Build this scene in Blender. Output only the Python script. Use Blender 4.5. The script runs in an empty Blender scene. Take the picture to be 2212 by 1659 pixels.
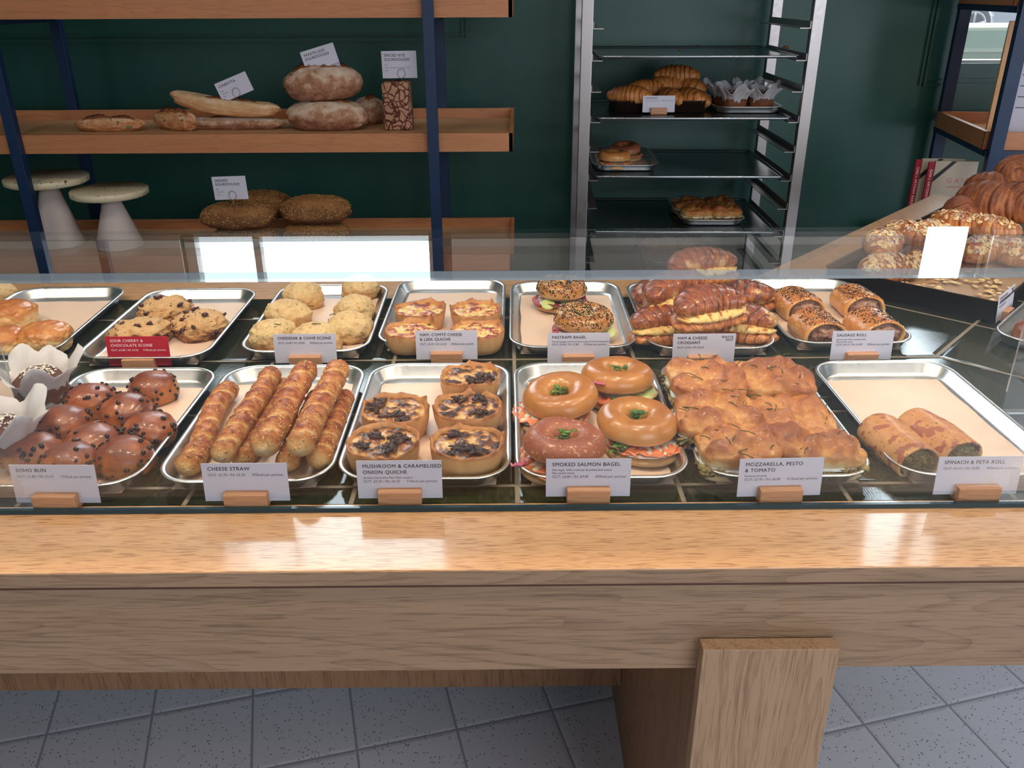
import bpy, bmesh, math, random
import numpy as np
from mathutils import Vector, Matrix, noise as mn, Euler

sc = bpy.context.scene
C = sc.collection
PI = math.pi
T = 0.90                     # height of the counter top above the floor
# ---------------------------------------------------------------- camera
W, H = 2212, 1659
F, TH, RO, PS, CH = 1844.335, 0.4310068, -0.0043346, 0.0051974, 0.630468
fw = np.array([math.sin(PS)*math.cos(TH), math.cos(PS)*math.cos(TH), -math.sin(TH)])
_r = np.array([math.cos(PS), -math.sin(PS), 0.]); _u = np.cross(_r, fw)
cr = math.cos(RO)*_r + math.sin(RO)*_u
cu = -math.sin(RO)*_r + math.cos(RO)*_u
CO = np.array([0, 0, T+CH])
cam_d = bpy.data.cameras.new('camera'); cam = bpy.data.objects.new('camera', cam_d); C.objects.link(cam)
cam.matrix_world = Matrix(((cr[0], cu[0], -fw[0], CO[0]), (cr[1], cu[1], -fw[1], CO[1]), (cr[2], cu[2], -fw[2], CO[2]), (0, 0, 0, 1)))
cam_d.sensor_width = 36; cam_d.lens = F*36/W; cam_d.clip_start = .05; cam_d.clip_end = 200
sc.camera = cam
sc.view_settings.view_transform = 'Standard'; sc.view_settings.look = 'None'
sc.view_settings.gamma = 1; sc.view_settings.exposure = 0.0; sc.view_settings.use_curve_mapping = False
cy = sc.cycles
cy.use_denoising = True; cy.denoiser = 'OPENIMAGEDENOISE'; cy.max_bounces = 7; cy.diffuse_bounces = 3; cy.glossy_bounces = 4
cy.transparent_max_bounces = 14; cy.transmission_bounces = 4; cy.caustics_reflective = False; cy.caustics_refractive = False
cy.use_adaptive_sampling = True; cy.adaptive_threshold = .02; cy.sample_clamp_indirect = 4
# ---------------------------------------------------------------- world: overcast street behind the back windows, dim shop behind us
wd = bpy.data.worlds.new('sky'); sc.world = wd; wd.use_nodes = True
nt = wd.node_tree; nt.nodes.clear()
tc = nt.nodes.new('ShaderNodeTexCoord'); sx = nt.nodes.new('ShaderNodeSeparateXYZ'); rmp = nt.nodes.new('ShaderNodeValToRGB')
nt.links.new(tc.outputs['Generated'], sx.inputs[0])
mr = nt.nodes.new('ShaderNodeMapRange'); mr.inputs[1].default_value = -1; mr.inputs[2].default_value = 1
nt.links.new(sx.outputs[1], mr.inputs[0]); nt.links.new(mr.outputs[0], rmp.inputs[0])
e = rmp.color_ramp.elements
WORLD_BEHIND, WORLD_STREET = (.46, .53, .68, 1), (.8, .92, 1.0, 1)
e[0].position = .35; e[0].color = WORLD_BEHIND; e[1].position = .52; e[1].color = WORLD_STREET
mr2 = nt.nodes.new('ShaderNodeMapRange'); mr2.inputs[1].default_value = -.3; mr2.inputs[2].default_value = .04
mr2.inputs[3].default_value = .45; mr2.inputs[4].default_value = 4.6
nt.links.new(sx.outputs[1], mr2.inputs[0])
bg = nt.nodes.new('ShaderNodeBackground'); ow = nt.nodes.new('ShaderNodeOutputWorld')
nt.links.new(rmp.outputs[0], bg.inputs[0]); nt.links.new(mr2.outputs[0], bg.inputs[1]); nt.links.new(bg.outputs[0], ow.inputs[0])

def area(name, loc, target, sx_, sy_, power, col, shape='RECTANGLE', spread=PI):
    l = bpy.data.lights.new(name, 'AREA'); l.shape = shape; l.size = sx_; l.size_y = sy_; l.energy = power; l.color = col; l.spread = spread
    o = bpy.data.objects.new(name, l); C.objects.link(o); o.location = loc
    o.rotation_euler = (Vector(target)-Vector(loc)).to_track_quat('-Z', 'Y').to_euler()
    return o
PENDANTS = [(-1.35, 1.20), (-.78, 1.20), (-.25, 1.20), (.3, 1.20), (.85, 1.24), (1.35, 1.70)]
for x, y in PENDANTS:
    area('pendant_bulb', (x, y, T+1.12), (x, y, T), .09, .09, 2.1, (1, .83, .62), 'DISK', 2.3)
# daylight through the two back windows
area('window_daylight', (-.86, 3.6, T+1.65), (-.9, 0, T+.3), 1.1, 1.2, 13, (.80, .90, 1))
area('window_daylight', (1.91, 3.6, T+1.3), (1.7, 0, T+.2), .33, 1.7, 10, (.80, .90, 1))
# daylight of the shop front on our side
for x in (-1.5, 0, 1.5):                 # unseen warm lamps added near the ceiling to brighten the oak ledge
    area('ledge_fill', (x, .35, 3.28), (x, .8, T), .12, .12, 6.0, (1, .83, .66), 'DISK', 2.2)
area('shopfront_daylight', (1.9, -2.2, T+1.0), (1.2, 1.6, T-.8), 2.6, 2.0, 66, (.90, .94, 1))
area('shopfront_daylight', (-2.0, -2.2, T+1.3), (-.8, 1.2, T-.2), 2.0, 2.0, 14, (.9, .93, 1))

area('floor_fill', (3.4, .7, 1.1), (1.3, 1.5, 0), 1.2, 1.6, 34, (.80, .88, 1))  # bluish fill lamp added inside the right wall to brighten the floor

# ---------------------------------------------------------------- pixel -> place on a plane
def ray(x, y): return fw + cr*(x-W/2)/F - cu*(y-H/2)/F
def on(x, y, z=0.):                       # point seen at (x, y), z above the counter top
    d = ray(x, y); t = (T+z-CO[2])/d[2]; return CO+t*d
def atY(x, y, Y):
    d = ray(x, y); return CO + d*(Y/d[1])

# ---------------------------------------------------------------- mesh builder
class MB:
    def __init__(s): s.v = []; s.f = []; s.a = []; s.m = []; s.n = 0
    def add(s, v, f, a=None, m=0):
        v = np.asarray(v, float); s.v.append(v)
        s.f += [tuple(i+s.n for i in q) for q in f]; s.m += [m]*len(f)
        s.a.append(np.zeros(len(v)) if a is None else np.broadcast_to(np.asarray(a, float), (len(v),)))
        s.n += len(v); return s
    def V(s): return np.concatenate(s.v)
    def xf(s, M=None, loc=(0, 0, 0), rz=0., rx=0., ry=0., sc_=(1, 1, 1)):
        R = np.array(Euler((rx, ry, rz)).to_matrix()); v = s.V()*np.array(sc_)@R.T+np.array(loc); s.v = [v]; s.a = [np.concatenate(s.a)]; return s
    def join(s, o):
        k = s.n; s.v.append(o.V()); s.a.append(np.concatenate(o.a)); s.f += [tuple(i+k for i in q) for q in o.f]; s.m += o.m; s.n += o.n; return s
    def box(s, x0, x1, y0, y1, z0, z1, b=0., m=0):
        bm = bmesh.new(); bmesh.ops.create_cube(bm, size=1)
        bmesh.ops.scale(bm, verts=bm.verts, vec=(x1-x0, y1-y0, z1-z0)); bmesh.ops.translate(bm, verts=bm.verts, vec=((x0+x1)/2, (y0+y1)/2, (z0+z1)/2))
        if b: bmesh.ops.bevel(bm, geom=bm.edges[:], offset=b, segments=2, affect='EDGES', profile=.5)
        bm.verts.index_update(); s.add([v.co[:] for v in bm.verts], [[v.index for v in f.verts] for f in bm.faces], m=m); bm.free(); return s
    def grid(s, P, closeu=True, closev=False, a=None, capb=False, capt=False, m=0):   # P[nv][nu][3]
        P = np.asarray(P, float); nv, nu = P.shape[:2]; f = []
        for j in range(nv if closev else nv-1):
            j2 = (j+1) % nv
            for i in range(nu if closeu else nu-1):
                i2 = (i+1) % nu; f.append((j*nu+i, j*nu+i2, j2*nu+i2, j2*nu+i))
        if capb: f.append(tuple(range(nu-1, -1, -1)))
        if capt: f.append(tuple((nv-1)*nu+i for i in range(nu)))
        s.add(P.reshape(-1, 3), f, None if a is None else np.asarray(a, float).reshape(-1), m); return s
    def tube(s, pts, r, n=8, a=0., cap=True):
        pts = np.asarray(pts, float); k = len(pts); r = np.broadcast_to(r, (k,)); P = []
        tan = np.gradient(pts, axis=0); up = np.array([0, 0, 1.]) if abs(tan[0][2]) < .9*np.linalg.norm(tan[0]) else np.array([1., 0, 0])
        for i in range(k):
            t = tan[i]/np.linalg.norm(tan[i]); x = np.cross(t, up); x /= np.linalg.norm(x); y = np.cross(x, t)
            P.append([pts[i]+r[i]*(math.cos(q)*x+math.sin(q)*y) for q in np.linspace(0, 2*PI, n, endpoint=False)])
        return s.grid(P, a=np.full(k*n, a), capb=cap, capt=cap)
    def prism(s, poly, z0, z1, m=0):
        n = len(poly); v = [(x, y, z0) for x, y in poly]+[(x, y, z1) for x, y in poly]
        s.add(v, [tuple(range(n-1, -1, -1)), tuple(range(n, 2*n))]+[(i, (i+1) % n, n+(i+1) % n, n+i) for i in range(n)], m=m); return s
    def fixn(s):
        if getattr(s, 'ok', 0) == s.n: return s
        bm = bmesh.new(); vs = [bm.verts.new(v) for v in s.V()]
        keep = []
        for i, f in enumerate(s.f):
            try: bm.faces.new([vs[k] for k in f]); keep.append(i)
            except ValueError: pass
        bm.verts.index_update(); bmesh.ops.recalc_face_normals(bm, faces=bm.faces[:])
        s.f = [tuple(v.index for v in f.verts) for f in bm.faces]; s.m = [s.m[i] for i in keep]; bm.free(); s.ok = s.n; return s
    def mesh(s, name, smooth=True):
        s.fixn()
        me = bpy.data.meshes.new(name); me.from_pydata(s.V().tolist(), [], s.f); 
        at = me.attributes.new('a', 'FLOAT', 'POINT'); at.data.foreach_set('value', np.concatenate(s.a).astype('f'))
        me.polygons.foreach_set('material_index', s.m)
        me.polygons.foreach_set('use_smooth', [smooth]*len(me.polygons)); me.update(); return me
def link(name, mb, mats, parent=None, smooth=True, loc=None, kind=None, label=None):
    me = mb if isinstance(mb, bpy.types.Mesh) else mb.mesh(name, smooth)
    for m in (mats if isinstance(mats, (list, tuple)) else [mats]): me.materials.append(m)
    o = bpy.data.objects.new(name, me); C.objects.link(o)
    if parent: o.parent = parent
    if loc is not None: o.location = loc
    if kind: o['kind'] = kind
    if label: o['label'] = label
    return o
def tag(o, label, cat, group=None, kind=None):
    o['label'] = label; o['category'] = cat
    if group: o['group'] = group
    if kind: o['kind'] = kind
    return o
def thing(name, label, cat, loc=(0, 0, 0), rz=0., group=None):
    o = bpy.data.objects.new(name, None); o.empty_display_size = .03; C.objects.link(o); o.location = loc; o.rotation_euler = (0, 0, rz)
    return tag(o, label, cat, group)
def struct(name, mb, m, parent=None, smooth=False):
    o = link(name, mb, m, parent, smooth); 
    if not parent: o['kind'] = 'structure'
    return o
def relabel(root, loc, rz, label, group=None):       # a copy of a thing with copies of its parts
    r = root.copy(); C.objects.link(r); r.location = loc; r.rotation_euler = (r.rotation_euler[0], r.rotation_euler[1], rz); r['label'] = label
    if group: r['group'] = group
    for ch in list(root.children):
        c = ch.copy(); C.objects.link(c); c.parent = r
        for g in ch.children:
            d = g.copy(); C.objects.link(d); d.parent = c
    return r

# ---------------------------------------------------------------- materials
def nodes(name):
    m = bpy.data.materials.new(name); m.use_nodes = True; t = m.node_tree; b = t.nodes['Principled BSDF']; return m, t, b
def setc(el, stops):
    while len(el) > 1: el.remove(el[-1])
    el[0].position = stops[0][0]; el[0].color = (*stops[0][1], 1)
    for p, c in stops[1:]:
        k = el.new(p); k.color = (*c, 1)
def lin(r, g, b):
    f = lambda v: ((v/255+.055)/1.055)**2.4 if v > 10 else v/255/12.92
    return (f(r), f(g), f(b))
def N(t, ty, **kw):
    n = t.nodes.new(ty)
    for k, v in kw.items():
        if k in n.inputs: n.inputs[k].default_value = v
        else: setattr(n, k, v)
    return n
def math_(t, op, a, b=None, c=None):
    n = t.nodes.new('ShaderNodeMath'); n.operation = op
    for i, v in enumerate((a, b, c)):
        if v is None: continue
        if isinstance(v, (int, float)): n.inputs[i].default_value = v
        else: t.links.new(v, n.inputs[i])
    return n.outputs[0]
def objco(t, scale=(1, 1, 1), rand=True, rot=0):
    tcn = t.nodes.new('ShaderNodeTexCoord'); mp = t.nodes.new('ShaderNodeMapping'); mp.inputs['Scale'].default_value = scale
    mp.inputs['Rotation'].default_value = (0, 0, rot)
    src = tcn.outputs['Object']
    if rand:
        oi = t.nodes.new('ShaderNodeObjectInfo'); va = t.nodes.new('ShaderNodeVectorMath'); va.operation = 'ADD'
        mu = math_(t, 'MULTIPLY', oi.outputs['Random'], 17.)
        t.links.new(src, va.inputs[0]); t.links.new(mu, va.inputs[1]); src = va.outputs[0]
    t.links.new(src, mp.inputs[0]); return mp.outputs[0]
def food(name, stops, ns=60, na=.5, rough=.5, bump=.3, bs=150, coat=0., sss=0., wa=1., spots=None, detail=5, bd=.002, spec=.5, vor=None):
    m, t, b = nodes(name); co = objco(t); ns *= 3.2; bs *= 4; bd *= .8
    at = N(t, 'ShaderNodeAttribute', attribute_name='a')
    nz = N(t, 'ShaderNodeTexNoise', Scale=ns, Detail=detail+2, Roughness=.7); t.links.new(co, nz.inputs['Vector'])
    f = math_(t, 'MULTIPLY_ADD', nz.outputs['Fac'], na*2, -na)
    f = math_(t, 'ADD', f, math_(t, 'MULTIPLY', at.outputs['Fac'], wa))
    rp = t.nodes.new('ShaderNodeValToRGB'); setc(rp.color_ramp.elements, stops); t.links.new(f, rp.inputs[0]); col = rp.outputs[0]
    hgt = None
    if spots:                                   # (scale, threshold, colour, softness)
        for (s_, th, c_, so) in spots:
            n2 = N(t, 'ShaderNodeTexNoise', Scale=s_*3.2, Detail=2); t.links.new(co, n2.inputs['Vector'])
            mrn = t.nodes.new('ShaderNodeMapRange'); mrn.inputs[1].default_value = th; mrn.inputs[2].default_value = th+so
            t.links.new(n2.outputs['Fac'], mrn.inputs[0])
            mx = t.nodes.new('ShaderNodeMix'); mx.data_type = 'RGBA'; mx.inputs[7].default_value = (*c_, 1)
            t.links.new(mrn.outputs[0], mx.inputs[0]); t.links.new(col, mx.inputs[6]); col = mx.outputs[2]
    t.links.new(col, b.inputs['Base Color'])
    b.inputs['Roughness'].default_value = rough; b.inputs['Specular IOR Level'].default_value = spec
    if coat: b.inputs['Coat Weight'].default_value = coat; b.inputs['Coat Roughness'].default_value = .18
    if sss: b.inputs['Subsurface Weight'].default_value = sss; b.inputs['Subsurface Radius'].default_value = (.01, .006, .003); b.inputs['Subsurface Scale'].default_value = .5
    if bump:
        nb = N(t, 'ShaderNodeTexNoise', Scale=bs, Detail=5, Roughness=.7); t.links.new(co, nb.inputs['Vector'])
        bp = N(t, 'ShaderNodeBump', Strength=bump, Distance=bd); t.links.new(nb.outputs['Fac'], bp.inputs['Height']); t.links.new(bp.outputs[0], b.inputs['Normal'])
    return m
def plain(name, col, rough=.5, metal=0., var=.0, vs=30, bump=0., bs=80, spec=.5, trans=0.):
    m, t, b = nodes(name); b.inputs['Roughness'].default_value = rough; b.inputs['Metallic'].default_value = metal; b.inputs['Specular IOR Level'].default_value = spec
    co = objco(t, rand=False); nz = N(t, 'ShaderNodeTexNoise', Scale=vs, Detail=4); t.links.new(co, nz.inputs['Vector'])
    rp = t.nodes.new('ShaderNodeValToRGB'); setc(rp.color_ramp.elements, [(.3, tuple(c*(1-var) for c in col)), (.7, tuple(min(1, c*(1+var)) for c in col))])
    t.links.new(nz.outputs['Fac'], rp.inputs[0]); t.links.new(rp.outputs[0], b.inputs['Base Color'])
    if trans: b.inputs['Transmission Weight'].default_value = trans
    if bump:
        bp = N(t, 'ShaderNodeBump', Strength=bump, Distance=.002); nb = N(t, 'ShaderNodeTexNoise', Scale=bs, Detail=3); t.links.new(co, nb.inputs['Vector'])
        t.links.new(nb.outputs['Fac'], bp.inputs['Height']); t.links.new(bp.outputs[0], b.inputs['Normal'])
    return m
def wood(name, light, dark, axis=0, rough=.35, grain=1., coat=.0, fig=1., ringw=1., pk=320, pw=.35):
    m, t, b = nodes(name)
    s1 = [9, 9, 9]; s1[axis] = 1.0; s2 = [pk, pk, pk]; s2[axis] = pk*.055; s3 = [34, 34, 34]; s3[axis] = 1.6
    c1 = objco(t, s1, False); n1 = N(t, 'ShaderNodeTexNoise', Scale=1.1, Detail=2, Distortion=.9); t.links.new(c1, n1.inputs['Vector'])
    ring = math_(t, 'FRACT', math_(t, 'MULTIPLY', n1.outputs['Fac'], 11*fig))
    ring = math_(t, 'POWER', ring, 4.)
    c3 = objco(t, s3, False); n3 = N(t, 'ShaderNodeTexNoise', Scale=1, Detail=4); t.links.new(c3, n3.inputs['Vector'])
    c2 = objco(t, s2, False); n2 = N(t, 'ShaderNodeTexNoise', Scale=1, Detail=1); t.links.new(c2, n2.inputs['Vector'])
    por = t.nodes.new('ShaderNodeMapRange'); por.inputs[1].default_value = .55; por.inputs[2].default_value = .62; t.links.new(n2.outputs['Fac'], por.inputs[0])
    f = math_(t, 'MULTIPLY_ADD', ring, .42*grain*ringw, math_(t, 'MULTIPLY', n3.outputs['Fac'], .45))
    f = math_(t, 'MULTIPLY_ADD', por.outputs[0], pw*grain, f)
    rp = t.nodes.new('ShaderNodeValToRGB'); setc(rp.color_ramp.elements, [(.12, light), (.95, dark)]); t.links.new(f, rp.inputs[0]); t.links.new(rp.outputs[0], b.inputs['Base Color'])
    b.inputs['Roughness'].default_value = rough; b.inputs['Coat Weight'].default_value = coat; b.inputs['Coat Roughness'].default_value = .07
    bp = N(t, 'ShaderNodeBump', Strength=.35, Distance=.0006); t.links.new(math_(t, 'MULTIPLY', por.outputs[0], -1.), bp.inputs['Height']); t.links.new(bp.outputs[0], b.inputs['Normal'])
    return m
M = {}
M['oak_top'] = wood('oak_ledge', lin(220, 172, 124), lin(166, 114, 72), 0, .3, 1., .8, 2., .22, 520, .55)
M['oak_face'] = wood('oak_apron', lin(156, 126, 98), lin(108, 82, 60), 0, .5, .8, 0, 1.4)
M['oak_leg'] = wood('oak_leg', lin(166, 134, 104), lin(118, 88, 62), 2, .5, .8)
M['oak_legside'] = wood('oak_leg_side', lin(158, 118, 84), lin(110, 78, 52), 2, .5, .8)
M['oak_shelf'] = wood('oak_shelf', lin(196, 132, 88), lin(150, 94, 58), 0, .45, .5, 0, .8)
M['oak_shelfbase'] = wood('oak_shelf_base', lin(205, 160, 115), lin(165, 115, 75), 0, .5, .4, 0, .8)
M['oak_block'] = wood('oak_block', lin(206, 152, 112), lin(150, 100, 70), 0, .45, .9, 0, 1.)
M['shadowline'] = plain('shadow_line_brown', lin(84, 50, 36), .7)  # brown that paints the shadow line under the ledge
M['oak_y'] = wood('oak_rear_strip', lin(206, 160, 118), lin(160, 112, 74), 1, .35, .6, .2, 1.)
M['green'] = plain('green_paint', lin(24, 76, 66), .42, 0, .08, 3, .04, 60)
M['blue'] = plain('blue_steel_paint', lin(12, 42, 78), .45, 0, .1, 20)
M['card'] = plain('white_card', lin(208, 206, 222), .55)
M['redcard'] = plain('red_card', lin(190, 22, 48), .5)
M['ink'] = plain('ink', lin(35, 34, 40), .6)
M['redink'] = plain('pale_ink', lin(250, 225, 228), .6)
M['greyink'] = plain('grey_ink', lin(110, 108, 116), .6)
M['ceil'] = plain('ceiling_paint', lin(225, 222, 214), .8)
M['paper'] = plain('baking_paper', lin(232, 202, 180), .42, 0, .05, 12, .15, 25)
M['paperbrown'] = plain('brown_baking_paper', lin(176, 142, 108), .5, 0, .06, 14, .2, 30)
M['darkpan'] = plain('dark_baked_steel', lin(48, 34, 26), .42, .5, .25, 25)
M['panrim'] = plain('worn_steel_rim', lin(92, 80, 62), .3, .8, .3, 60)
M['white'] = plain('white_clay', lin(214, 200, 196), .7, 0, .03, 20)
def steel(name, col, rough, bumps=0., bs=20, metal=1.):
    m, t, b = nodes(name); b.inputs['Metallic'].default_value = metal; b.inputs['Base Color'].default_value = (*col, 1)
    co = objco(t, (1, 1, 1), False); nz = N(t, 'ShaderNodeTexNoise', Scale=70, Detail=5); t.links.new(co, nz.inputs['Vector'])
    t.links.new(math_(t, 'MULTIPLY_ADD', nz.outputs['Fac'], .16, rough-.08), b.inputs['Roughness'])
    if bumps:
        nb = N(t, 'ShaderNodeTexNoise', Scale=bs, Detail=2); t.links.new(co, nb.inputs['Vector'])
        bp = N(t, 'ShaderNodeBump', Strength=bumps, Distance=.002); t.links.new(nb.outputs['Fac'], bp.inputs['Height']); t.links.new(bp.outputs[0], b.inputs['Normal'])
    return m
M['tray'] = steel('aluminium_tray', (.80, .79, .78), .30, .12, 18)
M['rack'] = steel('rack_steel', (.40, .37, .365), .36, .05, 9)
M['sheet'] = steel('dark_sheet_steel', (.30, .33, .35), .22, .04, 6)
def glassmat(name, tint, edge=False, ref=1.):
    m = bpy.data.materials.new(name); m.use_nodes = True; t = m.node_tree; t.nodes.clear()
    o = t.nodes.new('ShaderNodeOutputMaterial'); tr = t.nodes.new('ShaderNodeBsdfTransparent'); tr.inputs[0].default_value = (*tint, 1)
    gl = t.nodes.new('ShaderNodeBsdfGlossy'); gl.inputs['Roughness'].default_value = .0 if not edge else .12; gl.inputs[0].default_value = (1, 1, 1, 1)
    fr = t.nodes.new('ShaderNodeFresnel'); fr.inputs[0].default_value = 1.5; mx = t.nodes.new('ShaderNodeMixShader')
    fac = math_(t, 'MULTIPLY', fr.outputs[0], ref) if not edge else math_(t, 'MULTIPLY_ADD', fr.outputs[0], .7, .30)
    if edge:
        df = t.nodes.new('ShaderNodeBsdfDiffuse'); df.inputs[0].default_value = (.5, .58, .58, 1); m0 = t.nodes.new('ShaderNodeMixShader'); m0.inputs[0].default_value = .22
        t.links.new(tr.outputs[0], m0.inputs[1]); t.links.new(df.outputs[0], m0.inputs[2]); tr = m0
    t.links.new(fac, mx.inputs[0]); t.links.new(tr.outputs[0], mx.inputs[1]); t.links.new(gl.outputs[0], mx.inputs[2]); t.links.new(mx.outputs[0], o.inputs[0])
    return m
M['glass'] = glassmat('clear_glass', (.985, .995, .99), ref=.4)
M['glassedge'] = glassmat('green_glass_edge', (.74, .86, .86), True)
M['seal'] = plain('dark_seal', lin(16, 52, 62), .2)
# tiles
def tilemat(name, rot, x0, y0, size, gw, base, grout, gloss, bumpy, streak=True, speck=False, world=True, wash=None):
    m, t, b = nodes(name); tcn = t.nodes.new('ShaderNodeTexCoord')
    mp = t.nodes.new('ShaderNodeMapping'); mp.vector_type = 'TEXTURE'; mp.inputs['Location'].default_value = (x0, y0, 0); mp.inputs['Rotation'].default_value = (0, 0, rot)
    mp.inputs['Scale'].default_value = (size, size, size); t.links.new(tcn.outputs['Object'], mp.inputs[0])
    s = t.nodes.new('ShaderNodeSeparateXYZ'); t.links.new(mp.outputs[0], s.inputs[0])
    def edge(o):
        fr = math_(t, 'FRACT', o); return math_(t, 'MINIMUM', fr, math_(t, 'SUBTRACT', 1., fr))
    d = math_(t, 'MINIMUM', edge(s.outputs[0]), edge(s.outputs[1]))
    g = t.nodes.new('ShaderNodeMapRange'); g.inputs[1].default_value = gw/size/2; g.inputs[2].default_value = gw/size/2+.006; t.links.new(d, g.inputs[0])
    cell = math_(t, 'ADD', math_(t, 'FLOOR', s.outputs[0]), math_(t, 'MULTIPLY', math_(t, 'FLOOR', s.outputs[1]), 7.13))
    wn = t.nodes.new('ShaderNodeTexWhiteNoise'); wn.noise_dimensions = '1D'; t.links.new(cell, wn.inputs['W'])
    co = t.nodes.new('ShaderNodeMapping'); co.inputs['Scale'].default_value = (60, 9, 20) if streak else (1, 1, 1); t.links.new(mp.outputs[0], co.inputs[0])
    nz = N(t, 'ShaderNodeTexNoise', Scale=1. if streak else 200., Detail=5); t.links.new(co.outputs[0] if streak else tcn.outputs['Object'], nz.inputs['Vector'])
    f = math_(t, 'ADD', math_(t, 'MULTIPLY', nz.outputs['Fac'], .7), math_(t, 'MULTIPLY', wn.outputs['Value'], .3))
    rp = t.nodes.new('ShaderNodeValToRGB'); setc(rp.color_ramp.elements, base); t.links.new(f, rp.inputs[0]); col = rp.outputs[0]
    if speck:
        for s_, th, c_ in ((110, .22, lin(110, 112, 122)), (60, .13, lin(120, 120, 128)), (130, .18, lin(205, 205, 208))):
            vo = N(t, 'ShaderNodeTexVoronoi', Scale=s_); t.links.new(tcn.outputs['Object'], vo.inputs['Vector'])
            mk = t.nodes.new('ShaderNodeMapRange'); mk.inputs[1].default_value = th; mk.inputs[2].default_value = th-.04
            t.links.new(vo.outputs['Distance'], mk.inputs[0])
            sp = t.nodes.new('ShaderNodeSeparateColor'); t.links.new(vo.outputs['Color'], sp.inputs[0])
            k = math_(t, 'MULTIPLY', mk.outputs[0], math_(t, 'GREATER_THAN', sp.outputs[0], .45))
            mx = t.nodes.new('ShaderNodeMix'); mx.data_type = 'RGBA'; mx.inputs[7].default_value = (*c_, 1); t.links.new(k, mx.inputs[0]); t.links.new(col, mx.inputs[6]); col = mx.outputs[2]
    mx = t.nodes.new('ShaderNodeMix'); mx.data_type = 'RGBA'; mx.inputs[6].default_value = (*grout, 1); t.links.new(g.outputs[0], mx.inputs[0]); t.links.new(col, mx.inputs[7])
    t.links.new(mx.outputs[2], b.inputs['Base Color'])
    t.links.new(math_(t, 'MULTIPLY_ADD', g.outputs[0], gloss-.6, .6), b.inputs['Roughness'])
    nb = N(t, 'ShaderNodeTexNoise', Scale=2.5 if streak else 30, Detail=3); t.links.new(co.outputs[0] if streak else tcn.outputs['Object'], nb.inputs['Vector'])
    # tiles slightly cushioned at the edge
    cush = t.nodes.new('ShaderNodeMapRange'); cush.interpolation_type = 'SMOOTHSTEP'; cush.inputs[2].default_value = .05; t.links.new(d, cush.inputs[0])
    hh = math_(t, 'ADD', math_(t, 'MULTIPLY', nb.outputs['Fac'], bumpy), cush.outputs[0])
    bp = N(t, 'ShaderNodeBump', Strength=.5, Distance=.0022); t.links.new(hh, bp.inputs['Height']); t.links.new(bp.outputs[0], b.inputs['Normal'])
    return m
ANG = math.radians(47)
DK = [(.2, lin(18, 24, 16)), (.55, lin(36, 42, 24)), (.85, lin(60, 62, 38))]
GR = lin(140, 126, 110)
M['tileA'] = tilemat('green_glazed_tile', 0, .012, 1.482, .2262, .005, DK, GR, .07, .06)
M['tileB'] = tilemat('green_glazed_tile_turned', ANG, .811, 1.485, .2262, .005, DK, GR, .07, .06)
M['floor'] = tilemat('speckled_floor_tile', math.radians(14.3), -.835, 1.494, .2262, .004, [(.2, lin(196, 199, 208)), (.8, lin(212, 214, 222))], lin(150, 152, 162), .55, .02, False, True)

# ================================================================ the room
WY = 3.64
def wall_box(x0, x1, z0, z1): return MB().box(x0, x1, WY, WY+.2, z0, z1)
WIN = [(-1.42, -.30, T+.98, T+2.25), (1.775, 2.12, T+.36, T+2.25)]
wl = MB()
for a, b_, z0, z1 in ((-3.2, -1.42, 0, 3.3), (-1.42, -.30, 0, T+.98), (-1.42, -.30, T+2.25, 3.3), (-.30, 1.775, 0, 3.3), (1.775, 2.12, 0, T+.36), (1.775, 2.12, T+2.25, 3.3), (2.12, 3.7, 0, 3.3)):
    wl.box(a, b_, WY, WY+.2, z0, z1)
struct('wall_back', wl, M['green'])
struct('wall_left', MB().box(-3.3, -3.2, -3, WY+.2, 0, 3.3), M['green'])
struct('wall_right', MB().box(3.7, 3.8, -3, WY+.2, 0, 3.3), M['green'])
struct('floor', MB().box(-3.3, 3.8, -3, WY+.2, -.1, 0), M['floor'])
struct('ceiling', MB().box(-3.3, 3.8, -3, WY+.2, 3.3, 3.4), M['ceil'])
up = MB()
for a, b_, z0, z1 in ((-3.2, -1.42, T+.985, 3.3), (-1.42, -.30, T+2.25, 3.3), (-.30, 1.775, T+.985, 3.3), (1.775, 2.12, T+2.25, 3.3), (2.12, 3.7, T+.985, 3.3)): up.box(a, b_, WY-.012, WY-.001, z0, z1)
struct('wall_back_upper', up, plain('warm_white_wall_paint', lin(214, 206, 196), .7))
def mould(name, pts):
    mb = MB()
    for (x0, z0), (x1, z1) in zip(pts, pts[1:]):
        for o, w in ((0, .012), (.02, .006)):
            if x0 == x1: mb.box(x0-w/2-o, x0+w/2-o, WY-.011, WY, min(z0, z1)-w/2, max(z0, z1))
            else: mb.box(min(x0, x1)-w/2, max(x0, x1)+w/2, WY-.010, WY, z0-w/2+o, z0+w/2+o)
    struct(name, mb, M['green'])
p1 = atY(165, 88, WY); p2 = atY(1010, 90, WY)
mould('trim_1', [(-2.2, p1[2]), (p2[0], p1[2]), (p2[0], T+.98)])
p3 = atY(1995, 183, WY)
mould('trim_2', [(p3[0], T+.98), (p3[0], p3[2]), (3.0, p3[2])])
mw = plain('window_frame_paint', lin(214, 214, 208), .5)
for i, (a, b_, z0, z1) in enumerate(WIN):
    fr = MB(); w = .045 if i == 0 else .016
    fr.box(a, a+w, WY+.04, WY+.1, z0, z1); fr.box(b_-w, b_, WY+.04, WY+.1, z0, z1); fr.box(a, b_, WY+.04, WY+.1, z0, z0+w*.6); fr.box(a, b_, WY+.04, WY+.1, z1-w, z1)
    if i == 0: fr.box(a+.3, a+.33, WY+.045, WY+.095, z0, z1)
    wf = link(f'window_{i+1}', fr, mw, smooth=False); wf['kind'] = 'structure'
    link('window_pane', MB().box(a+w, b_-w, WY+.065, WY+.072, z0+w*.6, z1-w), M['glass'], wf, False)
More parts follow.
